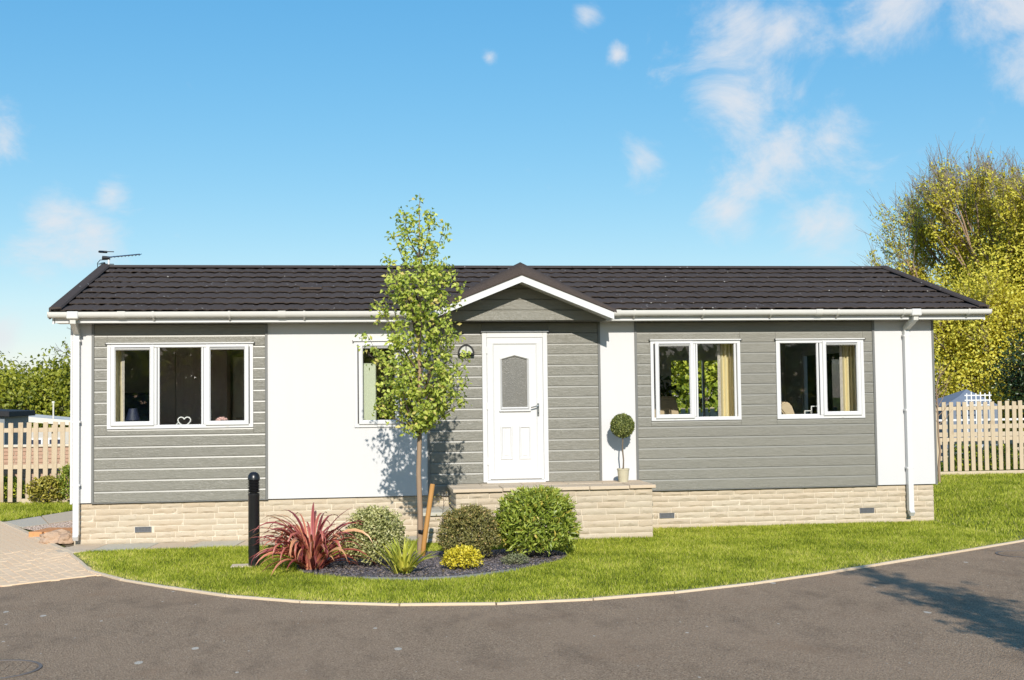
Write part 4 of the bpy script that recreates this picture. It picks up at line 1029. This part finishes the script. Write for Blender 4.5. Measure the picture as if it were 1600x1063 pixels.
for k in range(62):
    az = rr_.uniform(0, 2 * math.pi)
    strap_leaf((.09 * math.cos(az) * rr_.random(), .06 * math.sin(az) * rr_.random(), 0), az, rr_.uniform(.28, .50), rr_.uniform(.024, .038), R(rr_.uniform(34, 82)), R(rr_.uniform(20, 75)), 'lf_strap', st, min(1, max(0, rr_.gauss(.5, .25))), 7, rr_.gauss(0, .3))
for az, L_ in ((R(-95), .30), (R(-70), .34), (R(-110), .22)):
    strap_leaf((.02, -.05, .02), az, L_, .04, R(30), R(55), 'lf_strap', st, .9, 7, .2)

def shrub(name, loc, rad, n, L, W, mat, label, group=None, shell=.5, wob=.18, stems=9, outward=.9, seed=1.0, fill=0.0, sprigs=0):
    t = tag(empty(name, loc), label, 'shrub', group); segs = []
    for k in range(stems):
        a = k * 2.4; e = random.uniform(.4, 1.2)
        tip = Vector((rad[0] * .75 * math.cos(a) * math.cos(e), rad[1] * .75 * math.sin(a) * math.cos(e), rad[2] * (1 + .75 * math.sin(e))))
        mid_ = tip * .45 + Vector((0, 0, rad[2] * .2)); segs += [((0, 0, 0), mid_, .010, .007), (mid_, tip, .007, .003)]
    mesh_obj('stems', seg_mesh('stems', segs, 'twig'), t)
    d = unit(rng.normal(size=(n, 3))); d[:, 2] = np.where(d[:, 2] < -.75, -d[:, 2], d[:, 2])
    w = np.array([mnoise.fractal(Vector(v) * 2.4 + Vector((seed * 9, 0, 0)), .8, 2, 3) for v in d])
    rr = (1 - shell * rng.random(n) ** 1.7) * (1 + wob * w)
    P = d * rr[:, None] * np.array(rad) + np.array([0, 0, rad[2] * .98])
    P[:, 2] = np.maximum(P[:, 2], .02)
    D = d * outward * .45 + rng.normal(size=(n, 3)) * .6 + np.array([0, 0, .25])
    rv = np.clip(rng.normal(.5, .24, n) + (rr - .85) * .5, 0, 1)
    Ls = L * rng.uniform(.65, 1.25, n); Ws = W * rng.uniform(.75, 1.2, n)
    if sprigs:
        a = rng.uniform(0, 6.28, sprigs); q = rng.uniform(.55, 1.35, sprigs); dd = np.c_[np.cos(a) * np.cos(q), np.sin(a) * np.cos(q), np.sin(q)]
        m = 14; tt = np.linspace(.9, 1.16, m); Q = (dd[:, None] * tt[None, :, None]).reshape(-1, 3) * np.array(rad) + np.array([0, 0, rad[2] * .98])
        P = np.concatenate([P, Q + rng.normal(0, .008, Q.shape)]); D = np.concatenate([D, np.repeat(dd, m, 0) + rng.normal(0, .7, Q.shape)])
        rv = np.concatenate([rv, rng.uniform(.5, 1, len(Q))]); Ls = np.concatenate([Ls, L * rng.uniform(.6, 1, len(Q))]); Ws = np.concatenate([Ws, W * rng.uniform(.7, 1, len(Q))])
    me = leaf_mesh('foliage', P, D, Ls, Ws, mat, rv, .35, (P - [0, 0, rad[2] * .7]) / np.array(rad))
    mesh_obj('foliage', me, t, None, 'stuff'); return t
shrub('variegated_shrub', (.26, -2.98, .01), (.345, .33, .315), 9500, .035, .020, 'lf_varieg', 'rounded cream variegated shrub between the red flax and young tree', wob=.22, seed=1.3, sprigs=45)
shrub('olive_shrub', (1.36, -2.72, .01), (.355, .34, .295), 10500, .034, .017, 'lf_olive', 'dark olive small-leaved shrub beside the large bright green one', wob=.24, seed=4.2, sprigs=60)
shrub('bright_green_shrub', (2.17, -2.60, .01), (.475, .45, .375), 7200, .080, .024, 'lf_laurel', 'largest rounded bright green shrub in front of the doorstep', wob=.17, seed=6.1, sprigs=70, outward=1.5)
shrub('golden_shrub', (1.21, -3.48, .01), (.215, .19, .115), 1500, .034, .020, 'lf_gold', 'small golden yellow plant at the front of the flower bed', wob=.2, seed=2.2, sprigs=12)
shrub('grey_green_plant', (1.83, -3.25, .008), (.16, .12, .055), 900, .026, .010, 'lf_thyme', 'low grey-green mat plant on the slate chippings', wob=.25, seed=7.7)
# thin bare plant
tn = tag(empty('thin_sapling', (1.12, -1.98, 0)), 'spindly plant with few reddish leaves behind the flower bed', 'plant')
sg = []; pts = [Vector((0, 0, 0)), Vector((.01, 0, .22)), Vector((-.015, .01, .42)), Vector((.005, 0, .60)), Vector((0, .01, .74))]
for i in range(4): sg.append((pts[i], pts[i + 1], .006 - i * .001, .005 - i * .001))
for k in range(12):
    p = pts[1].lerp(pts[4], k / 12); a = k * 2.2; sg.append((p, p + Vector((.07 * math.cos(a), .07 * math.sin(a), .05)), .003, .0015))
mesh_obj('stems', seg_mesh('stems', sg, 'twig'), tn)
Pn = np.array([tuple(s[1]) for s in sg[4:]] * 4) + rng.normal(0, .03, (48, 3))
mesh_obj('foliage', leaf_mesh('foliage', Pn, rng.normal(size=(48, 3)), .032, .016, 'lf_olive', rng.uniform(.5, 1, 48)), tn, None, 'stuff')

# young tree ------------------------------------------------------------------------
def young_tree(loc, label, rz=0.0):
    t = tag(empty('young_tree', loc), label, 'tree', 'slender young street trees'); t.rotation_euler.z = rz
    H = 4.38; segs = []; lp = []; ld = []
    tr = [Vector((.0, 0, -.05)), Vector((.004, 0, .5)), Vector((-.01, .005, 1.0)), Vector((.006, 0, 1.45)), Vector((.012, 0, 2.2)), Vector((.02, .0, 3.0)), Vector((.02, 0, 3.7)), Vector((.035, 0, H))]
    rad = [.040, .033, .030, .028, .022, .015, .009, .003]
    MB().tube(tr, rad, 10).build('trunk', 'bark', t, True)
    def trunk_at(z):
        for i in range(len(tr) - 1):
            if tr[i].z <= z <= tr[i + 1].z: return tr[i].lerp(tr[i + 1], (z - tr[i].z) / (tr[i + 1].z - tr[i].z))
        return tr[-1]
    R_ = random.Random(5)
    ends = [(-.62, 2.68, 1.62), (-.57, 2.40, 1.55), (-.50, 1.80, 1.50), (-.42, 2.08, 1.47), (-.40, 2.88, 1.75), (-.37, 3.16, 2.3), (-.44, 3.02, 2.2), (-.29, 3.82, 3.0), (-.34, 3.5, 2.7), (-.14, 4.13, 3.6), (.60, 2.32, 1.6), (.52, 1.82, 1.48), (.56, 2.06, 1.5), (.49, 2.62, 1.75),
            (.50, 3.20, 2.3), (.33, 3.97, 3.2), (.43, 3.47, 2.7), (.34, 3.0, 2.15), (.36, 2.4, 1.6), (.12, 1.72, 1.45), (-.2, 1.80, 1.45), (-.28, 2.6, 1.8), (.24, 2.7, 1.9), (-.22, 3.3, 2.5), (.22, 3.6, 2.9), (.16, 4.1, 3.5), (.0, 2.2, 1.6), (.0, 2.9, 2.1), (.05, 3.4, 2.6), (-.04, 3.9, 3.2)]
    ends = [(dx, z, z0, None) for dx, z, z0 in ends] + [(R_.uniform(-.35, .35), R_.uniform(1.8, 3.6), 0, R_.choice((-1, 1)) * R_.uniform(.25, .55)) for _ in range(20)]
    for dx, z, z0, dy in ends:
        if dy is None: dy = R_.uniform(-.22, .22)
        if not z0: z0 = z - .75 if z > 2.3 else 1.5
        a = trunk_at(z0); e = Vector((dx, dy, z)); prevp = a; n = 7; side_ = Vector((R_.uniform(-.06, .06), R_.uniform(-.06, .06), R_.uniform(-.10, .02)))
        for k in range(1, n + 1):
            s = k / n; p = a.lerp(e, s) + side_ * math.sin(math.pi * s); segs.append((prevp, p, .011 * (1 - s) + .003, .011 * (1 - s) + .002)); 
            if s > .22:
                for _ in range(2 if s > .45 else 1):
                    tw = p + Vector((R_.gauss(0, .065), R_.gauss(0, .065), R_.gauss(.015, .05))); segs.append((p, tw, .003, .0015))
                    m_ = R_.randint(8, 15)
                    for _ in range(m_): lp.append(tw + Vector((R_.gauss(0, .035), R_.gauss(0, .035), R_.gauss(0, .032)))); ld.append(Vector((R_.gauss(0, .8), R_.gauss(0, .8), R_.gauss(-.30, .6))))
            prevp = p
    for k in range(34):
        z = 2.0 + 2.35 * (k / 34) ** .8
        p = trunk_at(z); w = .14 * (1 - (z - 2.0) / 2.6) + .03
        for _ in range(7): lp.append(p + Vector((R_.gauss(0, w), R_.gauss(0, w), R_.gauss(0, .05)))); ld.append(Vector((R_.gauss(0, .8), R_.gauss(0, .8), R_.gauss(-.15, .6))))
    mesh_obj('branches', seg_mesh('branches', segs, 'twig'), t)
    n = len(lp)
    me = leaf_mesh('crown', np.array([tuple(p) for p in lp]), np.array([tuple(p) for p in ld]), rng.uniform(.044, .078, n), rng.uniform(.030, .047, n), 'lf_sapling', np.clip(rng.normal(.52, .26, n), 0, 1), .3, np.array([tuple(p) for p in lp]) * [1.4, 1.4, 0] + [0, -.25, .25])
    mesh_obj('crown', me, t, None, 'stuff'); return t
yt = young_tree((.82, -2.2, 0), 'slender young tree with yellow-green leaves growing in the flower bed')
yt2 = copy_tree(yt); yt2.location = (5.05, -12.45, 0); yt2.rotation_euler.z = R(65); yt2['label'] = 'young street tree whose crown shades the asphalt'
stk = tag(empty('tree_stake', (.86, -2.28, 0)), 'round orange timber stake leaning behind the young tree trunk', 'stake')
MB().tube([(-.02, 0, -.05), (.0, 0, .15), (.115, .06, .86)], [.030, .030, .030], 12).build('post', 'stake', stk, True, .003)
MB().lathe([(.045, -.02), (.048, 0), (.045, .02)], (-.02, .05, .30), 14).build('tie', 'black', stk, True)

# ------------------------------------------------------------------ big trees
def big_tree(name, loc, H, rad, seed, leaves, lmat, lsize, label, bark='bark2', base=.25, stems=3, bare_top=0.0, group=None, spread=.5, cluster=.22, twigs=True, levels=4, first=.34, lean=.35, fill=0.0, fill_h=.7, whips=0, tmat='twig'):
    t = tag(empty(name, loc), label, 'tree', group); R_ = random.Random(seed); segs = []; tips = []
    def grow(p, d, L, r, lev):
        n = 3; q = p
        for k in range(n):
            d = (d + Vector((R_.gauss(0, .12), R_.gauss(0, .12), R_.gauss(.05, .08)))).normalized(); e = q + d * (L / n)
            segs.append((q, e, r * (1 - .3 * k / n), r * (1 - .3 * (k + 1) / n))); q = e
            if lev <= 1: tips.append((q, d))
        if lev == 0: tips.append((q, d)); return
        kids = R_.randint(3, 4) if lev > 1 else R_.randint(3, 5)
        for k in range(kids):
            a = R_.uniform(0, 6.28); sp_ = R_.uniform(.35, 1.0) * spread * 1.6
            ax = d.orthogonal().normalized(); ax = Matrix.Rotation(a, 3, d) @ ax
            nd = (d * math.cos(sp_) + ax * math.sin(sp_) + Vector((0, 0, .12))).normalized()
            grow(q if k < 2 else p.lerp(q, R_.uniform(.5, 1)), nd, L * R_.uniform(.62, .82), r * .55, lev - 1)
    for s_ in range(stems):
        a = s_ * 6.28 / stems + R_.random(); d = Vector((math.cos(a) * lean, math.sin(a) * lean, 1)).normalized() if stems > 1 else Vector((0, 0, 1))
        grow(Vector((math.cos(a) * .1, math.sin(a) * .1, 0)), d, H * first, H * .022, levels)
    P = np.array([tuple(p) for p, d in tips]); Dr = np.array([tuple(d) for p, d in tips])
    lo, hi = np.percentile(P, 1, 0), np.percentile(P, 99, 0)
    # fit the skeleton to the wanted crown size
    sx = 2 * rad / (hi[0] - lo[0]); sy = 2 * rad / (hi[1] - lo[1]); sz = H / hi[2]
    Sc = np.array([sx, sy, sz]); P = P * Sc
    segs2 = [(np.array(a) * Sc, np.array(b) * Sc, ra, rb) for a, b, ra, rb in segs]
    for _ in range(whips):                   # thin bare shoots standing out beyond the leaves
        for p, d in tips[::4]:
            a_ = np.array(p) * Sc
            if a_[2] > H * .35:
                v_ = np.array([d.x + R_.gauss(0, .35), d.y + R_.gauss(0, .35), d.z + .5]); v_ = v_ / np.linalg.norm(v_) * R_.uniform(.3, .95)
                segs2.append((a_, a_ + v_ * .5, .009, .007)); segs2.append((a_ + v_ * .5, a_ + v_ + [R_.gauss(0, .06), 0, 0], .007, .004))
    big = [s for s in segs2 if s[2] > .03]; small = [s for s in segs2 if s[2] <= .03]
    mesh_obj('trunk', seg_mesh('trunk', big or segs2[:6], bark, 7), t)
    if small: mesh_obj('branches', seg_mesh('branches', [(a, b, max(ra * .8, .006), max(rb * .8, .004)) for a, b, ra, rb in small], tmat, 4), t)
    w = np.ones(len(P))
    if bare_top: w = np.clip((1 - (P[:, 2] / H - (1 - bare_top)) / bare_top * 1.05), .04, 1) * np.clip(1.6 - np.linalg.norm(P[:, :2], axis=1) / rad, .12, 1)
    w *= np.clip((P[:, 2] / H - base * .4) * 6, 0.02, 1)
    idx = rng.choice(len(P), leaves, p=w / w.sum())
    off = rng.normal(0, cluster, (leaves, 3)); Pl = P[idx] + off * (np.clip(w[idx], .3, 1))[:, None]
    if fill:
        m = int(leaves * fill); d_ = unit(rng.normal(size=(m, 3))); r3 = rng.uniform(.62, 1, m)
        bl = np.array([mnoise.fractal(Vector(v) * 2.2 + Vector((seed, 0, 0)), .8, 2, 3) for v in d_])
        hc = fill_h * H * .5; Pl = np.concatenate([Pl, d_ * (r3 * (1 + .25 * bl))[:, None] * [rad * .92, rad * .92, hc] + [0, 0, hc]])
    Pl = Pl[Pl[:, 2] > .1]; n = len(Pl)
    cl = np.array([mnoise.noise(Vector(p) * .9) for p in Pl])
    me = leaf_mesh('crown', Pl, rng.normal(size=(n, 3)) + [0, 0, .1], rng.uniform(.7, 1.3, n) * lsize, rng.uniform(.7, 1.3, n) * lsize * .62, lmat, np.clip(rng.normal(.5, .2, n) + cl * .35, 0, 1), .25, np.c_[Pl[:, :2] / rad, (Pl[:, 2] - H * .45) / (H * .5) + .3])
    mesh_obj('crown', me, t, None, 'stuff'); return t
big_tree('spring_tree', (24.0, 22.5, 0), 10.5, 4.7, 4, 105000, 'lf_yellow', .110, 'tall spreading tree with golden spring leaves and bare twigs on top', base=.0, stems=6, bare_top=.52, whips=2, spread=.40, cluster=.24, levels=5, first=.20, lean=.55, fill=.72, fill_h=.80, tmat='greytwig', bark='bark')
big_tree('golden_thicket', (20.3, 20.5, 0), 5.2, 2.0, 15, 26000, 'lf_yellow', .11, 'lower golden-leaved tree close to the house corner under the tall one', base=.0, stems=6, spread=.45, cluster=.25, first=.2, fill=.7, fill_h=.9, tmat='greytwig')
big_tree('green_tree', (27.0, 27.5, 0), 8.4, 3.3, 9, 24000, 'lf_green', .20, 'green leafy tree behind the golden spring tree', base=.0, stems=4, spread=.5, cluster=.35, first=.24, fill=.5, fill_h=.95)
big_tree('evergreen_bush', (20.6, 15.6, 0), 3.3, 1.7, 12, 14000, 'lf_dark', .11, 'dark glossy evergreen bush behind the picket fence', base=.0, stems=5, spread=.6, cluster=.3, first=.2, fill=.6, fill_h=.95)
lefts = [(-12.6, 26, 2.75, 1.9, 'bushy green tree rising above the grey shed'), (-9.6, 25, 2.95, 2.1, 'bushy green tree with a pointed top behind the pale hut roof'), (-7.0, 26.5, 2.8, 2.0, 'bushy olive green tree close to the corner downpipe'), (-15.8, 27, 2.6, 2.0, 'bushy green tree at the end of the hedge line')]
for k, (x, y, h, r_, lab) in enumerate(lefts):
    big_tree('hedge_tree', (x, y, 0), h, r_, 21 + k, 15000, 'lf_hedge', .15, lab, base=.0, stems=5, spread=.55, cluster=.34, group='bushy trees behind the hut', first=.22, fill=.6, fill_h=.95)
big_tree('bare_tree', (-8.1, 32, 0), 6.2, 2.0, 31, 500, 'lf_olive', .08, 'thin bare-branched tree beyond the bushy trees', base=.2, stems=2, spread=.5, cluster=.1, levels=5)
for k, (x, y, h, r_, lab) in enumerate([(11.4, 19.5, 4.4, 2.2, 'green tree with pale stems seen through the living room'), (8.2, 21, 4.2, 2.1, 'leafy green tree beyond the back fence'), (14.6, 22, 4.6, 2.2, 'leafy tree between the house corner and golden tree'), (5.0, 22, 4.0, 2.2, 'leafy tree hidden behind the porch end of the house')]):
    big_tree('rear_tree', (x, y, 0), h, r_, 41 + k, 13000, 'lf_hedge' if k % 2 else 'lf_green', .16, lab, base=.0, stems=5, spread=.5, cluster=.32, group='trees behind the house', first=.22, fill=.6, fill_h=.9)
q_ = rng.uniform([-60, -54, 0], [60, -46, 1], (26000, 3)); top_ = 5.2 + 1.6 * np.sin(q_[:, 0] * .31) + 1.1 * np.sin(q_[:, 0] * .83 + 1); q_[:, 2] *= top_
tag(mesh_obj('added_tree_belt', leaf_mesh('added_tree_belt', q_, rng.normal(size=(26000, 3)), .75, .5, 'lf_green', np.clip(rng.normal(.4, .2, 26000), 0, 1)), None, None, 'stuff'), 'belt of trees across the road mirrored in the window glass', 'trees')  # out of view, added so the panes reflect dark foliage instead of bright horizon
# young bare tree by the corner
sb = tag(empty('bare_sapling', (12.02, 7.0, 0)), 'pale bare sapling against the fence at the house corner', 'tree')
R_ = random.Random(8); sg = []; p = Vector((0, 0, 0))
for k in range(6):
    q = Vector((-.02 + R_.gauss(0, .02), 0, (k + 1) * .33)); sg.append((p, q, .028 - k * .003, .025 - k * .003)); p = q
for k in range(16):
    z = 1.2 + k * .06; a = R_.uniform(0, 6.28); b = Vector((0, 0, z)); e = b + Vector((.32 * math.cos(a), .3 * math.sin(a), R_.uniform(.25, .6)))
    m_ = b.lerp(e, .5) + Vector((0, 0, -.04)); sg += [(b, m_, .009, .006), (m_, e, .006, .002), (m_, m_ + Vector((R_.gauss(0, .1), 0, .2)), .004, .002)]
mesh_obj('branches', seg_mesh('branches', sg, 'bark', 6), sb)

# ------------------------------------------------------------------ fences
def fence(name, x0, x1, y, h, sp_, pw, label, alt=True, dz=0.0, slope=0.0, rails=(1.38, .69), back=True, jag=.012):
    f = tag(empty(name, (x0, y, 0)), label, 'fence'); n = int((x1 - x0) / sp_); i = 0
    pms = []
    for k in range(6):
        hh = h + random.uniform(-jag, jag); c = random.uniform(-.006, .006)
        pms.append(MB().prism_y([(-pw / 2, .03), (pw / 2, .03), (pw / 2, hh + c), (-pw / 2, hh - c)], -.010, .010).mesh('picket', 'fence', False, .003))
    for i in range(n):
        o = bpy.data.objects.new('picket', random.choice(pms)); link(o, f, (i * sp_ + random.uniform(-.008, .008), -.034, i * sp_ * slope)); o.rotation_euler.y = random.gauss(0, .008)
        if back:
            o = bpy.data.objects.new('picket', random.choice(pms)); link(o, f, (i * sp_ + sp_ * .5, .034, i * sp_ * slope)); o.rotation_euler.y = random.gauss(0, .008)
    for z in rails:
        L_ = n * sp_; xx = 0
        while xx < L_:
            e = min(xx + 2.4, L_)
            MB().add([(xx, -.022, z - .04 + xx * slope), (e, -.022, z - .04 + e * slope), (e, .022, z - .04 + e * slope), (xx, .022, z - .04 + xx * slope), (xx, -.022, z + .04 + xx * slope), (e, -.022, z + .04 + e * slope), (e, .022, z + .04 + e * slope), (xx, .022, z + .04 + xx * slope)],
                     [(0, 3, 2, 1), (4, 5, 6, 7), (0, 1, 5, 4), (1, 2, 6, 5), (2, 3, 7, 6), (3, 0, 4, 7)]).build('rail', 'rail', f); xx = e
    xx = .9
    while xx < n * sp_:
        B(-.045, .045, .024, .10, 0, h - .06).build('post', 'fence', f, bevel=.004, loc=(xx, .02, xx * slope)); xx += 2.4
    return f
fence('picket_fence', -8.9, -3.9, 7.3, 1.53, .158, .088, 'weathered picket fence in front of the grey shed', rails=(1.38, .69), back=False)
fence('picket_fence', 5.4, 20.5, 9.3, 1.58, .168, .098, 'pale picket fence running behind the lawn below the golden tree', rails=(1.44, .74), slope=.008, back=False)
tl = tag(empty('timber_edging', (-5.5, 7.1, 0)), 'pale timber board edging the planting below the fence', 'edging')
B(-.62, 2.0, -.03, .03, -.03, .10).build('board', 'rail', tl, bevel=.005)
tl = tag(empty('gravel_board', (15.5, 9.22, 0)), 'low timber board along the foot of the pale fence', 'edging')
B(-3.5, 5.0, -.02, .02, -.03, .09).build('board', 'rail', tl, bevel=.005)
shrub('gold_edged_shrub', (-5.66, 7.02, 0), (.34, .25, .25), 1500, .06, .04, 'lf_border', 'yellow-edged rounded shrub in front of the weathered fence', wob=.12, seed=3.3)
shrub('upright_green_shrub', (-5.22, 7.05, 0), (.26, .22, .36), 1400, .06, .03, 'lf_laurel', 'green shrub half hidden by the corner downpipe', wob=.14, seed=8.3)
# undergrowth behind the fences
for k, (x, y, s) in enumerate(((-6.6, 8.0, .28), (-7.3, 8.1, .24), (14.2, 10.0, .42), (15.1, 10.1, .38), (16.0, 10.0, .42), (16.9, 10.2, .36))):
    shrub('undergrowth_shrub', (x, y, 0), (s * 1.2, s, s * .8), 1300, .07, .035, 'lf_green', ['low weeds behind the weathered fence below the brick wall', 'low weeds behind the weathered fence by the grey shed', 'green undergrowth behind the pale fence close to the bare sapling', 'green undergrowth behind the pale fence in front of the timber rails', 'green undergrowth behind the pale fence below the white trellis', 'green undergrowth behind the pale fence near the evergreen bush'][k], 'undergrowth behind the fences', seed=k * 1.7, stems=5)

# ------------------------------------------------------------------ far things
sh = tag(empty('garden_shed', (-8.9, 11.6, 0)), 'blue-grey garden shed with black felt roof behind the fence', 'shed')
for k in range(20):
    x = -1.42 + k * .148; B(x, x + .142, -1.0, -.97, 0, 1.62 - k * .0).build('board', 'shed', sh, bevel=.004)
B(-1.42, 1.53, -.965, 1.0, 0, 1.62).build('body', 'shed', sh)
MB().add([(-1.6, -1.12, 1.80), (1.66, -1.12, 1.60), (1.66, 1.1, 1.60), (-1.6, 1.1, 1.80), (-1.6, -1.12, 1.92), (1.66, -1.12, 1.72), (1.66, 1.1, 1.72), (-1.6, 1.1, 1.92)], [(0, 3, 2, 1), (4, 5, 6, 7), (0, 1, 5, 4), (1, 2, 6, 5), (2, 3, 7, 6), (3, 0, 4, 7)]).build('roof', 'felt', sh, bevel=.01)
hut = tag(empty('pale_hut', (-7.0, 17.0, 0)), 'pale hut with low sloping sheet roof beyond the fence', 'hut')
B(-2.0, 2.6, -.9, 1.2, 0, 1.18).build('wall', 'palewall', hut)
MB().add([(-2.2, -1.05, 1.50), (2.8, -1.05, 1.02), (2.8, 1.4, 1.02), (-2.2, 1.4, 1.50), (-2.2, -1.05, 1.64), (2.8, -1.05, 1.12), (2.8, 1.4, 1.12), (-2.2, 1.4, 1.64)], [(0, 3, 2, 1), (4, 5, 6, 7), (0, 1, 5, 4), (1, 2, 6, 5), (2, 3, 7, 6), (3, 0, 4, 7)]).build('roof', 'paleroof', hut)
for k in range(4):
    x = -1.3 + k * .55; w = frame_mb(MB(), x, x + .42, .55, .98, .04, -.93, -.89).build('window', 'whitepaint', hut); B(x + .04, x + .38, -.912, -.906, .59, .94).build('pane', 'navy', w)
po = tag(empty('thin_pole', (-7.67, 16.3, 0)), 'thin pale pole standing by the hut', 'pole')
MB().tube([(0, 0, 0), (0, 0, 1.9)], .02, 6).build('shaft', 'cream', po); B(-.03, .03, -.03, .03, 1.88, 1.93).build('cap', 'cream', po)
gw = tag(empty('brick_garden_wall', (-6.3, 9.0, 0)), 'low pinkish brick wall behind the weathered picket fence', 'wall')
B(-1.0, 2.2, .02, .2, 0, 1.0).build('core', 'mortar', gw)
bm_ = [MB().box(-.104, .104, 0, .06, -.033, .033).mesh('brick', 'pinkbrick', False, .004)]
for r_ in range(13):
    for c_ in range(14):
        link(bpy.data.objects.new('brick', bm_[0]), gw, (-.88 + c_ * .218 + (.109 if r_ % 2 else 0), .0 + random.uniform(-.003, .003), .045 + r_ * .075))
B(-1.0, 2.2, -.03, .23, 1.0, 1.05).build('coping', 'mortar', gw, bevel=.006)
mq = tag(empty('garden_marquee', (16.15, 14.2, 0)), 'blue-grey peaked canvas roof behind the pale fence', 'tent')
MB().add([(-.8, -.8, 1.5), (.8, -.8, 1.5), (.8, .8, 1.5), (-.8, .8, 1.5), (.3, 0, 1.95), (-.1, -.35, 1.76), (.6, -.35, 1.72)], [(0, 1, 6, 5), (1, 2, 4, 6), (2, 3, 4), (3, 0, 5, 4), (5, 6, 4)]).build('canopy', 'bluegrey', mq)
B(-.76, .76, -.76, .76, 0, 1.499).build('body', 'bluegrey', mq)
tr_ = tag(empty('white_trellis', (16.05, 12.9, 0)), 'white trellis panel showing above the pale fence', 'trellis')
for k in range(6): B(-.30 + k * .125, -.27 + k * .125, -.012, .0, .4, 1.84 + (.03 if k % 2 else 0)).build('slat', 'whitepaint', tr_)
for k in range(3): B(-.34, .40, .001, .013, 1.52 + k * .125, 1.55 + k * .125).build('slat', 'whitepaint', tr_)
rf = tag(empty('timber_rail_fence', (15.6, 11.2, 0)), 'horizontal timber rails behind the pale picket fence', 'fence')
for k in range(5): B(-1.6, 1.3, -.015, .015, .22 + k * .19, .33 + k * .19).build('rail', 'rail', rf, bevel=.004)
for x in (-1.5, -.1, 1.2): B(x - .04, x + .04, .016, .09, 0, 1.2).build('post', 'fence', rf)
B(-1.7, 1.35, -.03, .03, 1.17, 1.22).build('top_rail', 'whitepaint', rf, bevel=.004)

# ------------------------------------------------------------------ grass
def grass(name, poly, dens, h, w, holes=(), edge_pts=None, label=''):
    P = np.array(poly); lo, hi = P.min(0), P.max(0); n = int((hi - lo).prod() * dens)
    q = rng.uniform(lo, hi, (n, 2)); q = q[inside(q, poly)]
    for hp in holes: q = q[~inside(q, hp)]
    rel = q[:, 0] / (q[:, 1] + 17.1); q = q[(rel > -.34) & (rel < .62)]
    n = len(q); dry = np.zeros(n)
    if edge_pts is not None:
        E_ = np.array(edge_pts); dm_ = np.full(n, 9.0)
        for i in range(len(E_) - 1):
            a, b = E_[i], E_[i + 1]; ab = b - a; t = np.clip(((q - a) @ ab) / (ab @ ab), 0, 1); dm_ = np.minimum(dm_, np.linalg.norm(q - (a + t[:, None] * ab), axis=1))
        dry = np.exp(-(dm_ / .13) ** 2); keep = (dm_ > .02) & (rng.random(n) > dry * .45); q = q[keep]; dry = dry[keep]; n = len(q)
    hh = h * rng.uniform(.5, 1.25, n) * (1 - .45 * dry); 
    patch = np.sin(q[:, 0] * 1.7 + np.sin(q[:, 1] * 2.3) * 1.3) * .5 + np.sin(q[:, 1] * 3.1 + q[:, 0] * 2.2) * .5
    fine = np.array(np.sin(q[:, 0] * 9 + 2 * np.sin(q[:, 1] * 7)) * np.sin(q[:, 1] * 11 + q[:, 0] * 3))
    hh *= 1 + .18 * fine
    a = rng.uniform(0, 6.28, n); lean = rng.uniform(.1, 1.1, n) * hh; la = rng.uniform(0, 6.28, n)
    s = np.c_[np.cos(a), np.sin(a)] * (w * rng.uniform(.6, 1.2, n))[:, None]
    V = np.zeros((n, 3, 3)); V[:, 0, :2] = q - s / 2; V[:, 1, :2] = q + s / 2; V[:, 2, :2] = q + np.c_[np.cos(la), np.sin(la)] * lean[:, None]; V[:, 2, 2] = hh; V[:, :2, 2] = -.004
    blot = np.sin(q[:, 0] * 4.3 + 1.7 * np.sin(q[:, 1] * 3.7 + q[:, 0])) * np.sin(q[:, 1] * 5.1 + 1.3 * np.sin(q[:, 0] * 2.9))
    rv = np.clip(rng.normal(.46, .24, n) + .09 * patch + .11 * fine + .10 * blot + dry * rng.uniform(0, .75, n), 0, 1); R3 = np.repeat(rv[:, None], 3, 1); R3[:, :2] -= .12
    me = np_mesh(name, V.reshape(-1, 3), np.arange(n * 3).reshape(-1, 3), 'blade', np.clip(R3, 0, 1).ravel())
    return tag(mesh_obj(name, me, None, None, 'stuff'), label, 'grass')
step_hole = [(.9, -1.0), (4.02, -1.0), (4.02, .1), (.9, .1)]
front = CURVE[:-24] + [(8.42, .0), (8.42, .03), (4.02, .03), (4.02, -.98), (1.3, -.98), (1.3, -.64), (-3.3, -.82)]
pad = [(-1.36, -2.78), (-1.03, -2.78), (-1.03, -2.56), (-1.36, -2.56)]
grass('lawn_grass', front, 6200, .036, .0085, [BED, step_hole, pad], CURVE, 'short sunlit lawn grass in front of the house')
back = [(8.5, -2.2), (26, 9.5), (26, 14), (8.5, 14)]
grass('side_lawn_grass', back, 1500, .055, .014, (), CURVE[-40:], 'sunlit lawn grass beside the house corner')
left = [(-5.55, 3.62), (-3.75, 8.25), (-3.75, 7.05), (-9, 7.05), (-9.5, 12)]
grass('rear_lawn_grass', [(-5.54, 3.64), (-4.18, 7.1), (-9.3, 7.1), (-7.4, 7.5), (-7.2, 7.1)][:3] + [(-7.2, 7.1)], 2200, .055, .013, (), None, 'lawn grass between the drive and the weathered fence')
